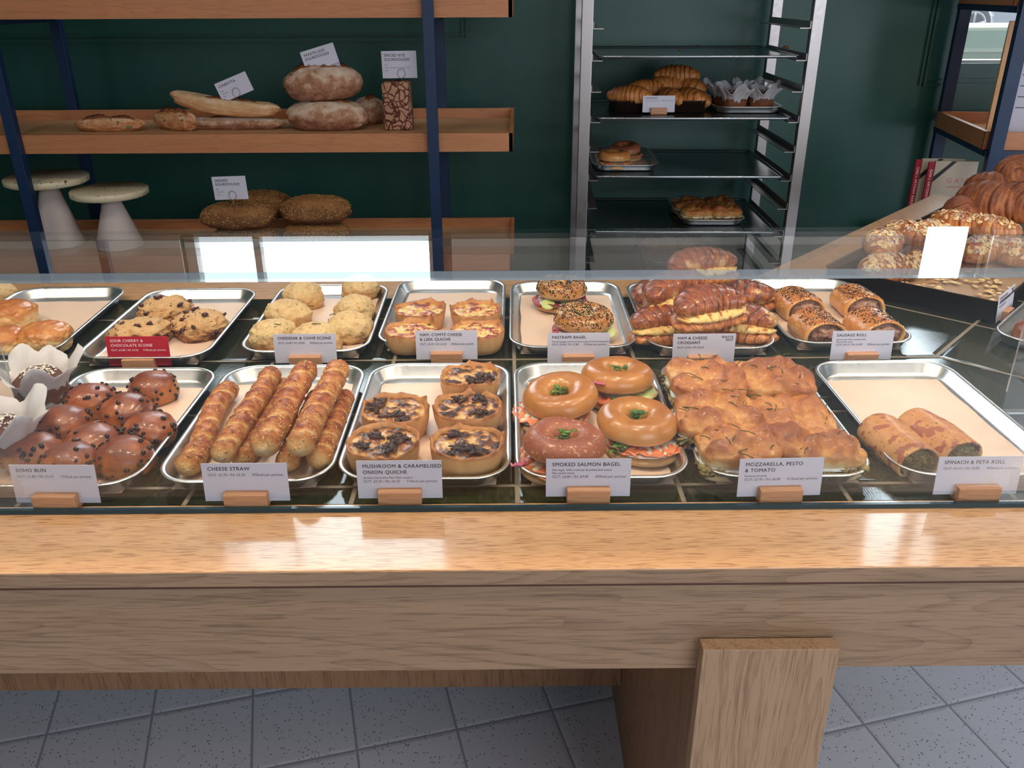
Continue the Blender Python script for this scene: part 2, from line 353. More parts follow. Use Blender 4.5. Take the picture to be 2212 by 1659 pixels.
# street beyond the right window
ow_ = tag(link('stone_ledge', MB().box(1.0, 6.0, 4.9, 5.3, -.6, T+.33, .02).box(1.0, 6.0, 4.82, 5.36, T+.33, atY(2150, 57, 4.82)[2], .02).box(1, 6, 4.86, 4.9, T+.10, T+.13), plain('cream_stone', lin(206, 200, 170), .8, 0, .06, 2), smooth=False), 'cream stone ledge outside the right back window', 'ledge')
cw = atY(2101, 54, 17.)
car = thing('parked_car', 'white car with alloy wheel parked outside the right back window', 'car', (cw[0], 17., cw[2]-.34))
cb = MB(); prof = [(-1.0, .25), (-1.0, .75), (-.75, .95), (.1, 1.05), (.7, 1.5), (2.2, 1.5), (3.0, 1.05), (3.5, .95), (3.5, .25), (2.95, .25)]
prof += [(2.55+.4*math.cos(q), .34+.4*math.sin(q)) for q in np.linspace(0, PI, 9)]+[(2.1, .2), (.45, .2)]
prof += [(.4*math.cos(q), .34+.4*math.sin(q)) for q in np.linspace(0, PI, 9)]
n_ = len(prof); cb.add([(x, 0, z) for x, z in prof]+[(x, 1.7, z) for x, z in prof], [tuple(range(n_)), tuple(range(2*n_-1, n_-1, -1))]+[(i, n_+i, n_+(i+1) % n_, (i+1) % n_) for i in range(n_)])
link('car_body', cb, plain('white_car_paint', (.8, .82, .85), .3), car, False)
tyre = plain('tyre_rubber', lin(40, 40, 44), .7); rimm = steel('alloy', (.8, .8, .82), .3)
for wx in (0, 2.55):
    wb = MB(); P = [[(wx+r*math.cos(q), y, .34+r*math.sin(q)) for q in np.linspace(0, 2*PI, 28, endpoint=False)] for r, y in ((.22, .02), (.24, -.02), (.32, -.02), (.34, .02), (.34, .2), (.2, .2))]
    wo = link('wheel', wb.grid(P, capt=True), tyre, car)
    ab = MB(); P = [[(wx+r*math.cos(q), y, .34+r*math.sin(q)) for q in np.linspace(0, 2*PI, 28, endpoint=False)] for r, y in ((.23, 0.0), (.23, -.03), (.20, -.03), (.20, 0.))]
    ab.grid(P, closev=True)
    for k in range(5):
        q = k*2*PI/5+.3; ab.tube([(wx, -.02, .34), (wx+.21*math.cos(q), -.02, .34+.21*math.sin(q))], .022, 6)
    link('wheel_rim', ab, rimm, wo)
# pendant lamps over the counter (above the frame)
pm = plain('lamp_shade_metal', lin(40, 44, 46), .4, .6)
bulb = bpy.data.materials.new('warm_bulb'); bulb.use_nodes = True; bb = bulb.node_tree.nodes['Principled BSDF']; bb.inputs['Emission Color'].default_value = (1, .72, .42, 1); bb.inputs['Emission Strength'].default_value = 25
lp0 = None
for k, (x, y) in enumerate(PENDANTS):
    lab = 'dark pendant lamp hanging from the ceiling over the display counter'
    if lp0 is None:
        lp0 = thing('pendant_lamp', lab, 'lamp', (x, y, T+1.14), 0, 'pendant lamps over the counter')
        P = [[(r*math.cos(q), r*math.sin(q), z) for q in np.linspace(0, 2*PI, 32, endpoint=False)] for r, z in ((.095, 0), (.1, 0), (.085, .07), (.03, .13), (.02, .16), (.015, .16), (.025, .125), (.08, .065), (.095, 0))]
        link('lamp_shade', MB().grid(P), pm, lp0)
        link('bulb', MB().grid([[(r*math.cos(q), r*math.sin(q), z) for q in np.linspace(0, 2*PI, 16, endpoint=False)] for r, z in ((.004, .03), (.025, .04), (.03, .06), (.02, .09), (.01, .11))], capb=True, capt=True), bulb, lp0)
        link('cord', MB().tube([(0, 0, .15), (0, 0, 3.3-T-1.14)], .004, 6), pm, lp0)
    else: relabel(lp0, (x, y, T+1.14), 0, lab)

# ================================================================ the counter
ct = thing('display_counter', 'long oak and green tiled bakery counter on plank legs', 'counter', (0, 0, 0))
tb = math.tan(ANG/2); YA = 1.485; XB = .811
def bx(Y): return XB-(Y-YA)*tb               # the line where the two runs of the counter meet
LX = -2.4
def Bp(s, d):   # s along the turned run, d distance from the line through (XB, YA), towards the back is positive
    return (XB+s*math.cos(ANG)-d*math.sin(ANG), YA+s*math.sin(ANG)+d*math.cos(ANG))
YG, YW, YR = .985, 1.838, 1.975
SB = 1.46
def runB(d0, d1, z0, z1, s1=SB):
    return MB().prism([(bx(YA+d0), YA+d0), Bp(s1, d0), Bp(s1, d1), (bx(YA+d1), YA+d1)], z0, z1)
link('tiled_top', MB().prism([(LX, YG), (bx(YG), YG), (bx(YW), YW), (LX, YW)], T-.012, T), M['tileA'], ct, False)
link('tiled_top', runB(YG-YA, YW-YA, T-.012, T, SB-.05), M['tileB'], ct, False)
link('rear_strip', MB().prism([(LX, YW), (bx(YW), YW), (bx(YR), YR), (LX, YR)], T-.03, T+.001), M['oak_top'], ct, False)
link('rear_strip', runB(YW-YA, YR-YA, T-.03, T+.001), M['oak_y'], ct, False)
link('front_ledge', MB().box(LX, bx(.84), .838, YG-.0, T-.021, T, .0015), M['oak_top'], ct, False)
link('core', MB().prism([(LX, .87), (bx(.87), .87), (bx(1.95), 1.95), (LX, 1.95)], T-.16, T-.031), M['oak_legside'], ct, False)
link('core', runB(-.6, YR-YA-.02, T-.16, T-.031, SB-.02), M['oak_legside'], ct, False)
link('front_edge', MB().box(LX, bx(.84), .8365, .8379, T-.021, T-.0012), M['oak_face'], ct, False)
link('shadow_strip', MB().box(LX, bx(.84), .8392, .850, T-.0262, T-.0212), M['shadowline'], ct, False)  # shadow gap between ledge and apron, put in as a dark coloured strip
link('front_apron', MB().box(LX, bx(.84)-.0, .8425, .865, T-.160, T-.026), M['oak_face'], ct, False)
link('rear_panel', MB().box(LX, .245, 1.44, 1.465, T-.77, T-.161), M['oak_legside'], ct, False)
link('rear_panel', MB().box(LX, bx(YR)-.02, YR-.03, YR-.005, T-.9, T-.161), M['darkpan'], ct, False)
link('leg', MB().box(.2385, .409, .818, .8395, 0, T-.109, .001), M['oak_leg'], ct, False)
link('leg', MB().box(.2465, .40, .866, 1.75, 0, T-.161), M['oak_legside'], ct, False)
link('leg', MB().box(-1.95, -1.78, .818, .8395, 0, T-.109, .001), M['oak_leg'], ct, False)
# glass guard
gl = thing('glass_guard', 'clear glass sneeze guard with thick bright edges along the counter', 'glass guard', (0, 0, T))
GX0, GX1 = -1.75, 1.75
def slab(x0, x1, y0, y1, z0, z1, thin):      # glass box whose thin faces take the green edge glass
    mb = MB().box(x0, x1, y0, y1, z0, z1); v = mb.V(); mi = []
    for f in mb.f:
        q = v[list(f)]; ext = q.max(0)-q.min(0); ax = int(np.argmin(ext)); mi.append(0 if ax == thin else 1)
    if thin == 2:
        for i, f in enumerate(mb.f):
            if v[list(f)][:, 1].min() > (y0+y1)/2: mi[i] = 0
    mb.m = mi; return mb
link('front_pane', slab(GX0, GX1, .970, .980, .0006, .320, 1), [M['glass'], M['glassedge']], gl, False)
link('top_pane', slab(GX0, GX1, .966, 1.160, .3205, .3325, 2), [M['glass'], M['glassedge']], gl, False)
link('bottom_seal', MB().box(GX0, GX1, .964, .9695, .0005, .007), M['seal'], gl, False)
ac = atY(2163, 895, 1.24)
for xx0, xx1, lab in ((.805, 1.12, 'clear upright acrylic panel beside the right end of the spinach roll tray'), (-1.15, -.792, 'clear upright acrylic panel in front of the wrapped muffins')):
    o = tag(link('acrylic_panel', slab(xx0, xx1, 1.240, 1.244, T+.0, T+.16, 1), [glassmat('acrylic', (.86, .87, .88)), M['glassedge']], smooth=False), lab, 'panel')

# ================================================================ trays
def rrect(hx, hy, r, n=8):
    pts = []
    for cx, cy_, a0 in ((hx-r, hy-r, 0), (-hx+r, hy-r, PI/2), (-hx+r, -hy+r, PI), (hx-r, -hy+r, 1.5*PI)):
        for k in range(n+1):
            q = a0+k*PI/2/n; pts.append((cx+r*math.cos(q), cy_+r*math.sin(q)))
    return pts
def traymesh(w, d, h=.024, r=.055, slope=.016, lip=.004):
    rings = []
    for ins, z in ((slope+.012, 0), (slope+.003, .0012), (slope-.002, .005), (lip+.002, h-.003), (lip, h-.0005), (.0005, h-.0015), (0, h), (.001, h+.0008), (lip+.0015, h+.001), (lip+.0045, h-.002), (slope+.0005, .0065), (slope+.005, .0028), (slope+.014, .0018)):
        rings.append([(x, y, z) for x, y in rrect(w/2-ins, d/2-ins, max(.006, r-ins))])
    return MB().grid(rings, capb=True, capt=True)
TW, TD = .246, .402
tray_me = traymesh(TW, TD)
paper_rng = random.Random(5)
def sheet(w, d, seed, curl=.004, n=22):
    P = []; 
    for j in range(n):
        row = []
        for i in range(n):
            x = (i/(n-1)-.5)*w; y = (j/(n-1)-.5)*d
            e_ = max(abs(x)/(w/2), abs(y)/(d/2)); z = .0006+.0007*abs(mn.noise(Vector((x*14, y*14, seed))))+curl*max(0, e_-.86)*4*abs(mn.noise(Vector((x*9, y*9, seed+4))))
            row.append((x+.001*math.sin(y*50+seed), y+.001*math.sin(x*60+seed), z))
        P.append(row)
    return MB().grid(P, closeu=False)
first_tray = None
def tray(x, y, rz, label, plabel, group, sc_=1., z=0., pw=.200, pd=.345, pshift=(0, 0), seed=0, paper=True):
    global first_tray
    me = first_tray.data if first_tray else None
    if me is None:
        o = link('serving_tray', tray_me, M['tray']); first_tray = o
    else:
        o = bpy.data.objects.new('serving_tray', me); C.objects.link(o)
    o.location = (x, y, T+z+.0005); o.rotation_euler = (0, 0, rz); o.scale = (sc_, sc_, 1); tag(o, label, 'tray', group)
    if paper:
        q = link('parchment_sheet', sheet(pw, pd, seed), M['paper']); q.location = (x+pshift[0], y+pshift[1], T+z+.0026); q.rotation_euler = (0, 0, rz+.01*(seed % 3-1))
        tag(q, plabel, 'parchment', 'parchment sheets in the trays')
    return o
FY, RY = 1.209, 1.672
FT = {}
for k, (nm, xc, rz) in enumerate((('soho', -.622, -.006), ('straw', -.362, .01), ('mush', -.121, 0.), ('salmon', .131, 0), ('focaccia', .384, .0), ('spinach', .662, -.008))):
    if nm == 'soho': xc = -.615
    FT[nm] = (xc, rz)
XS = {'soho': -.631, 'straw': -.370, 'mush': -.119, 'salmon': .133, 'focaccia': .390, 'spinach': .662}
NM = {'soho': 'soho buns', 'straw': 'cheese straws', 'mush': 'mushroom quiches', 'salmon': 'salmon bagels', 'focaccia': 'focaccia sandwiches', 'spinach': 'spinach rolls'}
YS = {'soho': 1.197, 'straw': 1.205}
for i, k in enumerate(XS):
    tray(XS[k], YS.get(k, FY), {'soho': -.004, 'straw': .012, 'spinach': .01}.get(k, 0), f'silver metal tray holding the {NM[k]} in the front row', f'parchment sheet under the {NM[k]}', 'front row of serving trays', seed=i, pshift=(0, -.012))
XR = {'plain': (-.972, 1.66, .03), 'cherry': (-.678, 1.643, .0), 'chive': (-.386, 1.668, .012), 'ham': (-.128, 1.702, -.01), 'pastrami': (.1275, 1.682, -.01), 'cheese': (.388, 1.672, .0), 'sausage': (.660, 1.694, -.008)}
NR = {'plain': 'plain glazed scones', 'cherry': 'cherry chocolate scones', 'chive': 'cheddar chive scones', 'ham': 'ham and leek quiches', 'pastrami': 'seeded pastrami bagels', 'cheese': 'ham and cheese croissants', 'sausage': 'sausage rolls'}
for i, (k, (x, y, rz)) in enumerate(XR.items()):
    tray(x, y, rz, f'silver metal tray holding the {NR[k]} in the back row', f'parchment sheet under the {NR[k]}', 'back row of serving trays', seed=i+9, pshift=(0, -.012))
tray(-1.27, 1.66, .03, 'silver metal tray at the far left end of the back row, only its corner showing', 'parchment sheet in the tray at the far left end', 'back row of serving trays', seed=31)
tray(-.905, 1.238, .0, 'silver metal tray under the paper wrapped muffins at the left edge', 'parchment sheet under the wrapped muffins', 'front row of serving trays', seed=32, pw=.19)

# ================================================================ food shapes
_ico = {}
def ico(n):
    if n not in _ico:
        bm = bmesh.new(); bmesh.ops.create_icosphere(bm, subdivisions=n, radius=1); bm.verts.index_update()
        _ico[n] = (np.array([v.co[:] for v in bm.verts]), [tuple(v.index for v in f.verts) for f in bm.faces]); bm.free()
    return _ico[n]
def nz(v, s, seed, H_=.6, oc=4):
    return np.array([mn.fractal(Vector((x*s+seed*3.7, y*s-seed*1.9, z*s+seed)), H_, 2.1, oc) for x, y, z in v])
def blob(rx, ry, rz, seed=0, p=2., amp=.06, ns=2.2, flat=.35, sub=4, lump=0., attr='top', pz=None, aw=.35):
    """rounded lump, its base at z=0; amp/ns are noise relative to size"""
    v, f = ico(sub); a = np.abs(v); pz = pz or p
    k = ((a[:, 0]**p+a[:, 1]**p)**(pz/p)+a[:, 2]**pz)**(-1/pz); v = v*k[:, None]
    n1 = nz(v, ns, seed); v = v*(1+amp*n1)[:, None]
    if lump: v = v*(1+lump*np.abs(nz(v, ns*2.7, seed+9, oc=2)))[:, None]
    z = v[:, 2]; z = np.where(z < -flat, -flat+(z+flat)*.08, z); v = v.copy(); v[:, 2] = z
    at = .5+.5*v[:, 2] + aw*n1*.5
    v = v*np.array([rx, ry, rz]); v[:, 2] -= v[:, 2].min()
    return MB().add(v, f, np.clip(at, 0, 1))
def scatter(mb, n, size, rnd, pred=None, flat=.35, sink=.3, dim=(1, .55, .4), xyj=1., kind='oct'):
    mb.fixn(); V = mb.V(); F_ = mb.f; out = MB(); tries = 0; k = 0
    if kind == 'oct':
        bv = np.array([(1, 0, 0), (-1, 0, 0), (0, 1, 0), (0, -1, 0), (0, 0, 1), (0, 0, -1)], float); bf = [(0, 2, 4), (2, 1, 4), (1, 3, 4), (3, 0, 4), (2, 0, 5), (1, 2, 5), (3, 1, 5), (0, 3, 5)]
    elif kind == 'flake':
        bv = []; 
        for z_, r_ in ((-1, .8), (0, 1), (1, .8)): bv += [(r_*math.cos(q), r_*math.sin(q), z_) for q in np.linspace(0, 2*PI, 9, endpoint=False)]
        bv = np.array(bv); bf = [tuple(range(8, -1, -1)), tuple(range(18, 27))]+[(j*9+i, j*9+(i+1) % 9, (j+1)*9+(i+1) % 9, (j+1)*9+i) for j in range(2) for i in range(9)]
    else: bv, bf = ico(1)
    while k < n and tries < n*40:
        tries += 1; fc = F_[rnd.randrange(len(F_))]; q = V[list(fc)]
        if len(fc) == 4 and rnd.random() < .5: q = q[[0, 2, 3]]
        nn = np.cross(q[1]-q[0], q[2]-q[0]); l = np.linalg.norm(nn)
        if l < 1e-12: continue
        nn /= l; w1, w2 = rnd.random(), rnd.random()
        if w1+w2 > 1: w1, w2 = 1-w1, 1-w2
        c = q[0]+w1*(q[1]-q[0])+w2*(q[2]-q[0])
        if pred and not pred(c, nn): continue
        up = nn; t1 = np.cross(up, (rnd.uniform(-1, 1), rnd.uniform(-1, 1), rnd.uniform(-1, 1))); l1 = np.linalg.norm(t1)
        if l1 < 1e-6: continue
        t1 /= l1; t2 = np.cross(up, t1); t3 = up+.0*t1
        s_ = size*rnd.uniform(.75, 1.25)
        vv = c+up*s_*dim[2]*(1-sink*2)+s_*(bv[:, :1]*dim[0]*t1+bv[:, 1:2]*dim[1]*t2+bv[:, 2:]*dim[2]*t3)
        out.add(vv, bf, rnd.random()); k += 1
    return out
def arcsweep(L, bend, prof, rad, nu=24, nv=90, flatb=.6, seed=0, twist=0., hz=1., lift=0.):
    """tube along an arc in the xy plane; rad(t,u)->radius, returns MB whose base is at z=0"""
    P = []; A = []
    for j in range(nv):
        t = -1+2*j/(nv-1)
        if abs(bend) > 1e-3: R_ = L/(2*bend); c = np.array([R_*math.sin(bend*t), R_*(math.cos(bend*t))-R_, 0.]); dx = np.array([math.cos(bend*t), -math.sin(bend*t), 0])
        else: c = np.array([L/2*t, 0, 0]); dx = np.array([1., 0, 0])
        nn = np.array([-dx[1], dx[0], 0]); row = []; ra = []
        for i in range(nu):
            u = 2*PI*i/nu; r, a = rad(t, u); row.append(c+nn*math.cos(u)*r+np.array([0, 0, math.sin(u)*r*hz])); ra.append(a)
        P.append(row); A.append(ra)
    P = np.array(P); z = P[:, :, 2]; m_ = np.abs(z).max(); lim = -flatb*m_; P[:, :, 2] = np.where(z < lim, lim+(z-lim)*.1, z); P[:, :, 2] -= P[:, :, 2].min()
    return MB().grid(P, a=np.array(A), capb=True, capt=True)
def smooth_(x): x = max(0., min(1., x)); return x*x*(3-2*x)
def croissant_mb(L=.15, R=.033, bend=.75, seed=0, steps=4.5, hz=.9, flatb=.55, nv=110, nu=28, step=.16):
    def rad(t, u):
        env = (max(0., 1-abs(t)**2.1))**.75*.80+.20*(1 if abs(t) < .985 else .35)
        s_ = abs(t)**.9*steps+.18*math.sin(u*2+seed)+.15*mn.noise(Vector((t*3, math.cos(u), math.sin(u)+seed))); fr = s_-math.floor(s_)
        ridge = step*(1-fr)**1.4*(1 if t else 1); n_ = mn.noise(Vector((t*9+seed, math.cos(u)*2, math.sin(u)*2)))
        r = R*env*(1-step*.5+ridge+.05*n_)
        a = .20+.28*(1-fr)**.8 + .30*n_ + .26*math.sin(u)*.6+.10*math.sin(fr*22)
        a += .25*(1 if fr > .9 else 0)
        return r, min(1, max(0, a))
    return arcsweep(L, bend, None, rad, nu, nv, flatb, seed, hz=hz)
M['croissant'] = food('croissant_crust', [(.05, lin(236, 180, 100)), (.32, lin(214, 138, 66)), (.6, lin(172, 92, 38)), (.95, lin(104, 48, 20))], 26, .32, .32, .7, 60, .3, .0, bd=.003)
M['gratin'] = food('cheese_topped_crust', [(.0, lin(228, 160, 80)), (.22, lin(200, 114, 48)), (.45, lin(154, 74, 30)), (.8, lin(88, 36, 16))], 26, .32, .26, .9, 60, .6, .0, bd=.003, spots=[(7, .60, lin(232, 188, 116), .10), (40, .62, lin(150, 78, 36), .05)])
M['croissant_pale'] = food('plain_croissant_crust', [(.05, lin(232, 176, 104)), (.45, lin(200, 122, 58)), (.9, lin(126, 62, 28))], 30, .22, .4, .5, 110, .15)
M['choccroissant'] = food('matte_croissant_crust', [(.05, lin(200, 130, 82)), (.35, lin(168, 98, 58)), (.7, lin(112, 58, 34))], 24, .45, .5, .7, 120)
M['cheesecream'] = food('melted_cheese', [(.1, lin(246, 214, 140)), (.55, lin(238, 190, 108)), (.8, lin(206, 136, 66)), (1., lin(150, 80, 38))], 40, .3, .4, .4, 80, .2, .2)
M['sohobun'] = food('dark_glazed_bun', [(.05, lin(214, 138, 64)), (.4, lin(182, 102, 44)), (.7, lin(136, 66, 30)), (1., lin(94, 40, 22))], 8, .35, .3, .5, 60, .45, .05, wa=.8)
M['chip'] = plain('chocolate', lin(34, 17, 12), .35)
M['scone'] = food('chive_scone_crust', [(.1, lin(208, 148, 88)), (.45, lin(228, 186, 128)), (.7, lin(234, 204, 150)), (1., lin(206, 150, 96))], 30, .35, .62, .9, 70, 0, .08, wa=.8, spots=[(60, .69, lin(92, 104, 44), .02), (28, .62, lin(208, 150, 86), .10)], bd=.003)
M['chive'] = plain('chive', lin(52, 78, 34), .5)
M['cherryscone'] = food('oat_scone_crust', [(.1, lin(176, 112, 62)), (.5, lin(220, 166, 108)), (.8, lin(232, 188, 134)), (1., lin(206, 146, 92))], 45, .4, .65, 1., 75, 0, .05, wa=.8, spots=[(34, .66, lin(70, 34, 24), .03)], bd=.0035)
M['darkcherry'] = food('dark_cherry_chunk', [(.2, lin(36, 16, 14)), (.8, lin(84, 36, 30))], 60, .4, .35, .5)
M['glazed'] = food('glazed_scone', [(.0, lin(240, 208, 152)), (.55, lin(236, 196, 134)), (.70, lin(220, 152, 80)), (1., lin(192, 112, 52))], 18, .12, .3, .35, 70, .5, .1)
M['pastry'] = food('quiche_pastry', [(.0, lin(232, 184, 128)), (.5, lin(216, 160, 102)), (.85, lin(176, 112, 60)), (1., lin(130, 70, 34))], 22, .25, .5, .25, 60, .1, .1)
M['mushfill'] = food('mushroom_filling', [(.12, lin(240, 198, 126)), (.30, lin(222, 162, 92)), (.45, lin(176, 108, 62)), (.62, lin(112, 64, 40)), (.85, lin(62, 34, 26))], 14, .75, .28, 1., 70, .4, 0, bd=.004)
M['mush'] = food('roasted_mushroom', [(.1, lin(150, 96, 60)), (.5, lin(92, 54, 36)), (1., lin(44, 26, 20))], 30, .4, .4, .8, 120, .2)
M['hamfill'] = food('ham_leek_filling', [(.1, lin(255, 224, 140)), (.42, lin(246, 196, 116)), (.55, lin(222, 128, 84)), (.72, lin(176, 72, 58)), (.9, lin(128, 48, 34))], 48, .6, .3, .9, 70, .4, 0, spots=[(70, .66, lin(112, 124, 44), .03)], bd=.004)
M['straw'] = food('cheese_straw_crust', [(.0, lin(244, 220, 176)), (.22, lin(240, 190, 124)), (.5, lin(222, 146, 80)), (.8, lin(190, 106, 54)), (1., lin(146, 66, 34))], 22, .5, .5, 1., 90, .15, .05, bd=.004)
M['roll'] = food('sausage_roll_pastry', [(.0, lin(240, 196, 128)), (.45, lin(226, 160, 84)), (.75, lin(198, 118, 52)), (1., lin(150, 78, 34))], 16, .25, .34, .3, 50, .4, .05)
M['meat'] = food('sausage_meat', [(.1, lin(120, 72, 58)), (.5, lin(178, 120, 98)), (.9, lin(222, 176, 150))], 60, .6, .5, 1., 120, .1, bd=.004)
M['spinach'] = food('spinach_feta', [(.1, lin(42, 50, 16)), (.5, lin(88, 86, 30)), (.75, lin(150, 126, 56)), (.95, lin(214, 190, 120))], 100, .7, .5, 1., 120, .1, bd=.005)
M['spinroll'] = food('spinach_roll_pastry', [(.0, lin(238, 190, 128)), (.45, lin(226, 168, 104)), (.8, lin(206, 138, 78)), (1., lin(176, 104, 56))], 20, .35, .42, .7, 70, .2, spots=[(17, .54, lin(172, 96, 56), .05), (70, .66, lin(120, 62, 38), .04)])
M['bagel'] = food('plain_bagel', [(.0, lin(240, 206, 148)), (.3, lin(222, 168, 100)), (.62, lin(202, 138, 72)), (1., lin(166, 100, 46))], 5, .28, .3, .10, 70, .35, .08)
M['bagelred'] = food('reddish_bagel', [(.0, lin(226, 172, 122)), (.3, lin(200, 130, 86)), (.62, lin(176, 100, 66)), (1., lin(146, 74, 50))], 8, .22, .34, .6, 60, .25, .05, spots=[(52, .63, lin(216, 158, 112), .03)])
M['bagelin'] = food('bagel_crumb', [(.2, lin(232, 200, 156)), (.8, lin(206, 150, 96))], 60, .4, .6, .5)
M['salmon'] = food('smoked_salmon', [(.1, lin(240, 172, 128)), (.5, lin(226, 132, 88)), (.9, lin(200, 98, 62))], 26, .4, .28, .4, 40, .3, .2)
M['cream'] = food('soft_cheese', [(.2, lin(246, 240, 228)), (.8, lin(232, 222, 204))], 30, .3, .45, .4, 60, 0, .2)
M['cress'] = food('green_leaf', [(.1, lin(110, 150, 50)), (.8, lin(52, 96, 26))], 60, .4, .45, .2)
M['onion'] = food('pickled_pink_onion', [(.1, lin(232, 150, 170)), (.8, lin(170, 50, 92))], 60, .4, .3, .1)
M['cucumber'] = food('cucumber', [(.2, lin(206, 216, 140)), (.9, lin(130, 158, 70))], 30, .4, .35, .1)
M['pastrami'] = food('pastrami', [(.1, lin(210, 120, 120)), (.5, lin(158, 66, 72)), (.9, lin(104, 34, 42))], 40, .5, .4, .4)
M['black'] = plain('black_seed', lin(26, 22, 20), .5); M['sesame'] = plain('sesame_seed', lin(244, 214, 150), .5)
M['focaccia'] = food('focaccia_crust', [(.0, lin(238, 212, 160)), (.25, lin(230, 186, 124)), (.5, lin(212, 150, 84)), (.75, lin(188, 116, 58)), (1., lin(150, 80, 38))], 10, .5, .38, .9, 45, .25, .08, bd=.003)
M['crumb'] = food('bread_crumb', [(.1, lin(240, 222, 178)), (.8, lin(222, 190, 134))], 90, .4, .7, .9, 120, 0, .1)
M['mozz'] = food('mozzarella', [(.2, lin(250, 248, 240)), (.8, lin(236, 232, 220))], 20, .3, .35, .2, 30, .1, .3)
M['rosemary'] = plain('rosemary', lin(66, 74, 34), .6)
M['almond'] = food('almond_flake', [(.1, lin(250, 222, 170)), (.7, lin(238, 196, 134)), (1., lin(176, 110, 60))], 120, .3, .5, .1)
M['sugar'] = plain('icing_sugar', lin(244, 232, 218), .8)
M['loaf'] = food('floured_sourdough', [(.12, lin(132, 82, 56)), (.36, lin(176, 126, 96)), (.55, lin(208, 178, 152)), (.8, lin(228, 210, 192))], 10, .6, .75, .8, 40, 0, 0, wa=.7, bd=.004)
M['crust'] = food('dark_crust', [(.1, lin(176, 110, 60)), (.6, lin(122, 66, 34)), (1., lin(66, 34, 22))], 30, .4, .6, .7)
M['ciabatta'] = food('ciabatta_crust', [(.1, lin(196, 134, 84)), (.45, lin(216, 172, 126)), (.7, lin(236, 214, 184))], 12, .4, .7, .5, 50, 0, 0, wa=.6)
M['olive'] = food('olive_bread_crust', [(.1, lin(176, 108, 62)), (.45, lin(206, 150, 104)), (.7, lin(228, 196, 160))], 14, .5, .6, .9, 50, 0, 0, wa=.6, spots=[(14, .62, lin(110, 104, 60), .03)])
M['seeded'] = food('seeded_loaf_crust', [(.1, lin(92, 56, 34)), (.6, lin(140, 92, 56)), (1., lin(176, 124, 76))], 50, .5, .75, .8)
M['seedmix'] = food('mixed_seeds', [(.2, lin(206, 164, 98)), (.6, lin(180, 132, 70)), (1., lin(110, 76, 44))], 200, .2, .7, .0)
M['rye'] = food('rye_crust', [(.1, lin(92, 40, 26)), (.5, lin(112, 54, 36))], 40, .4, .6, .5)
M['wrap'] = None
m_, t_, b_ = nodes('tulip_paper'); b_.inputs['Base Color'].default_value = (*lin(226, 222, 224), 1); b_.inputs['Roughness'].default_value = .6; b_.inputs['Alpha'].default_value = .72
M['wrap'] = m_
M['terrazzo'] = food('terrazzo', [(.2, lin(224, 212, 178)), (.8, lin(206, 190, 156))], 8, .2, .3, 0, wa=0, spots=[(26, .66, lin(70, 66, 64), .01), (17, .70, lin(150, 120, 84), .01)])
M['muffin'] = food('muffin_cake', [(.1, lin(150, 92, 54)), (.6, lin(120, 68, 40)), (1., lin(90, 46, 28))], 50, .4, .6, .8)

def bagel_mb(R=.0605, hz=.030, hole=.014, seed=0, nu=64, nv=26, top=True, lump=.04, tilt=0):
    P = []; A = []; r0 = (R-hole)/2; Rc = (R+hole)/2
    for j in range(nv):
        row = []; ra = []; ph = 2*PI*j/nv
        for i in range(nu):
            th = 2*PI*i/nu; n_ = mn.noise(Vector((math.cos(th)*1.3+seed, math.sin(th)*1.3, seed*.7))); n2 = mn.noise(Vector((math.cos(th)*4, math.sin(th)*4+seed, math.cos(ph)*2)))
            rr = r0*(1+lump*n_*2); cx = math.cos(ph); cz = math.sin(ph)
            cx = math.copysign(abs(cx)**.9, cx); r = Rc+rr*cx*(1 if cx > 0 else 1.0+.12*n_)
            z = hz*cz*(1+lump*2*n_+.03*n2)
            if top and z < 0: z *= .5 if cz > -.6 else .5
            row.append((r*math.cos(th)*(1+.02*n_), r*math.sin(th), z)); a = .5+.42*cz-.22*max(0, -cx)+.1*n2
            if z < 0: a -= .25
            ra.append(max(0, a))
        P.append(row); A.append(ra)
    P = np.array(P); P[:, :, 2] -= P[:, :, 2].min(); P = P[::-1]; A = A[::-1]
    return MB().grid(P, closev=True, a=np.array(A))
def sprig_mb(n, r, rnd, z0=0, leaf=.008):
    mb = MB()
    for k in range(n):
        q = rnd.uniform(0, 2*PI); rr = r*math.sqrt(rnd.random()); x, y = rr*math.cos(q), rr*math.sin(q); z = z0+rnd.uniform(0, .014)
        mb.tube([(x*.4, y*.4, z0-.004), (x*.7, y*.7, (z0+z)/2+.003), (x, y, z)], .0006, 5)
        for s_ in (-1, 1):
            a_ = rnd.uniform(0, 2*PI); l = leaf*rnd.uniform(.7, 1.1); tl = rnd.uniform(.1, .5)
            P = []
            for u in np.linspace(0, 1, 5):
                w = l*.42*math.sin(PI*min(1, u*.95+.03)); c = np.array([x+math.cos(a_)*l*u, y+math.sin(a_)*l*u, z+tl*l*u-.3*l*u*u]); pr = np.array([-math.sin(a_), math.cos(a_), 0])
                P.append([c-pr*w, c+np.array([0, 0, -.0006]), c+pr*w, c+np.array([0, 0, .0006])])
            mb.grid(P, a=rnd.random())
    return mb
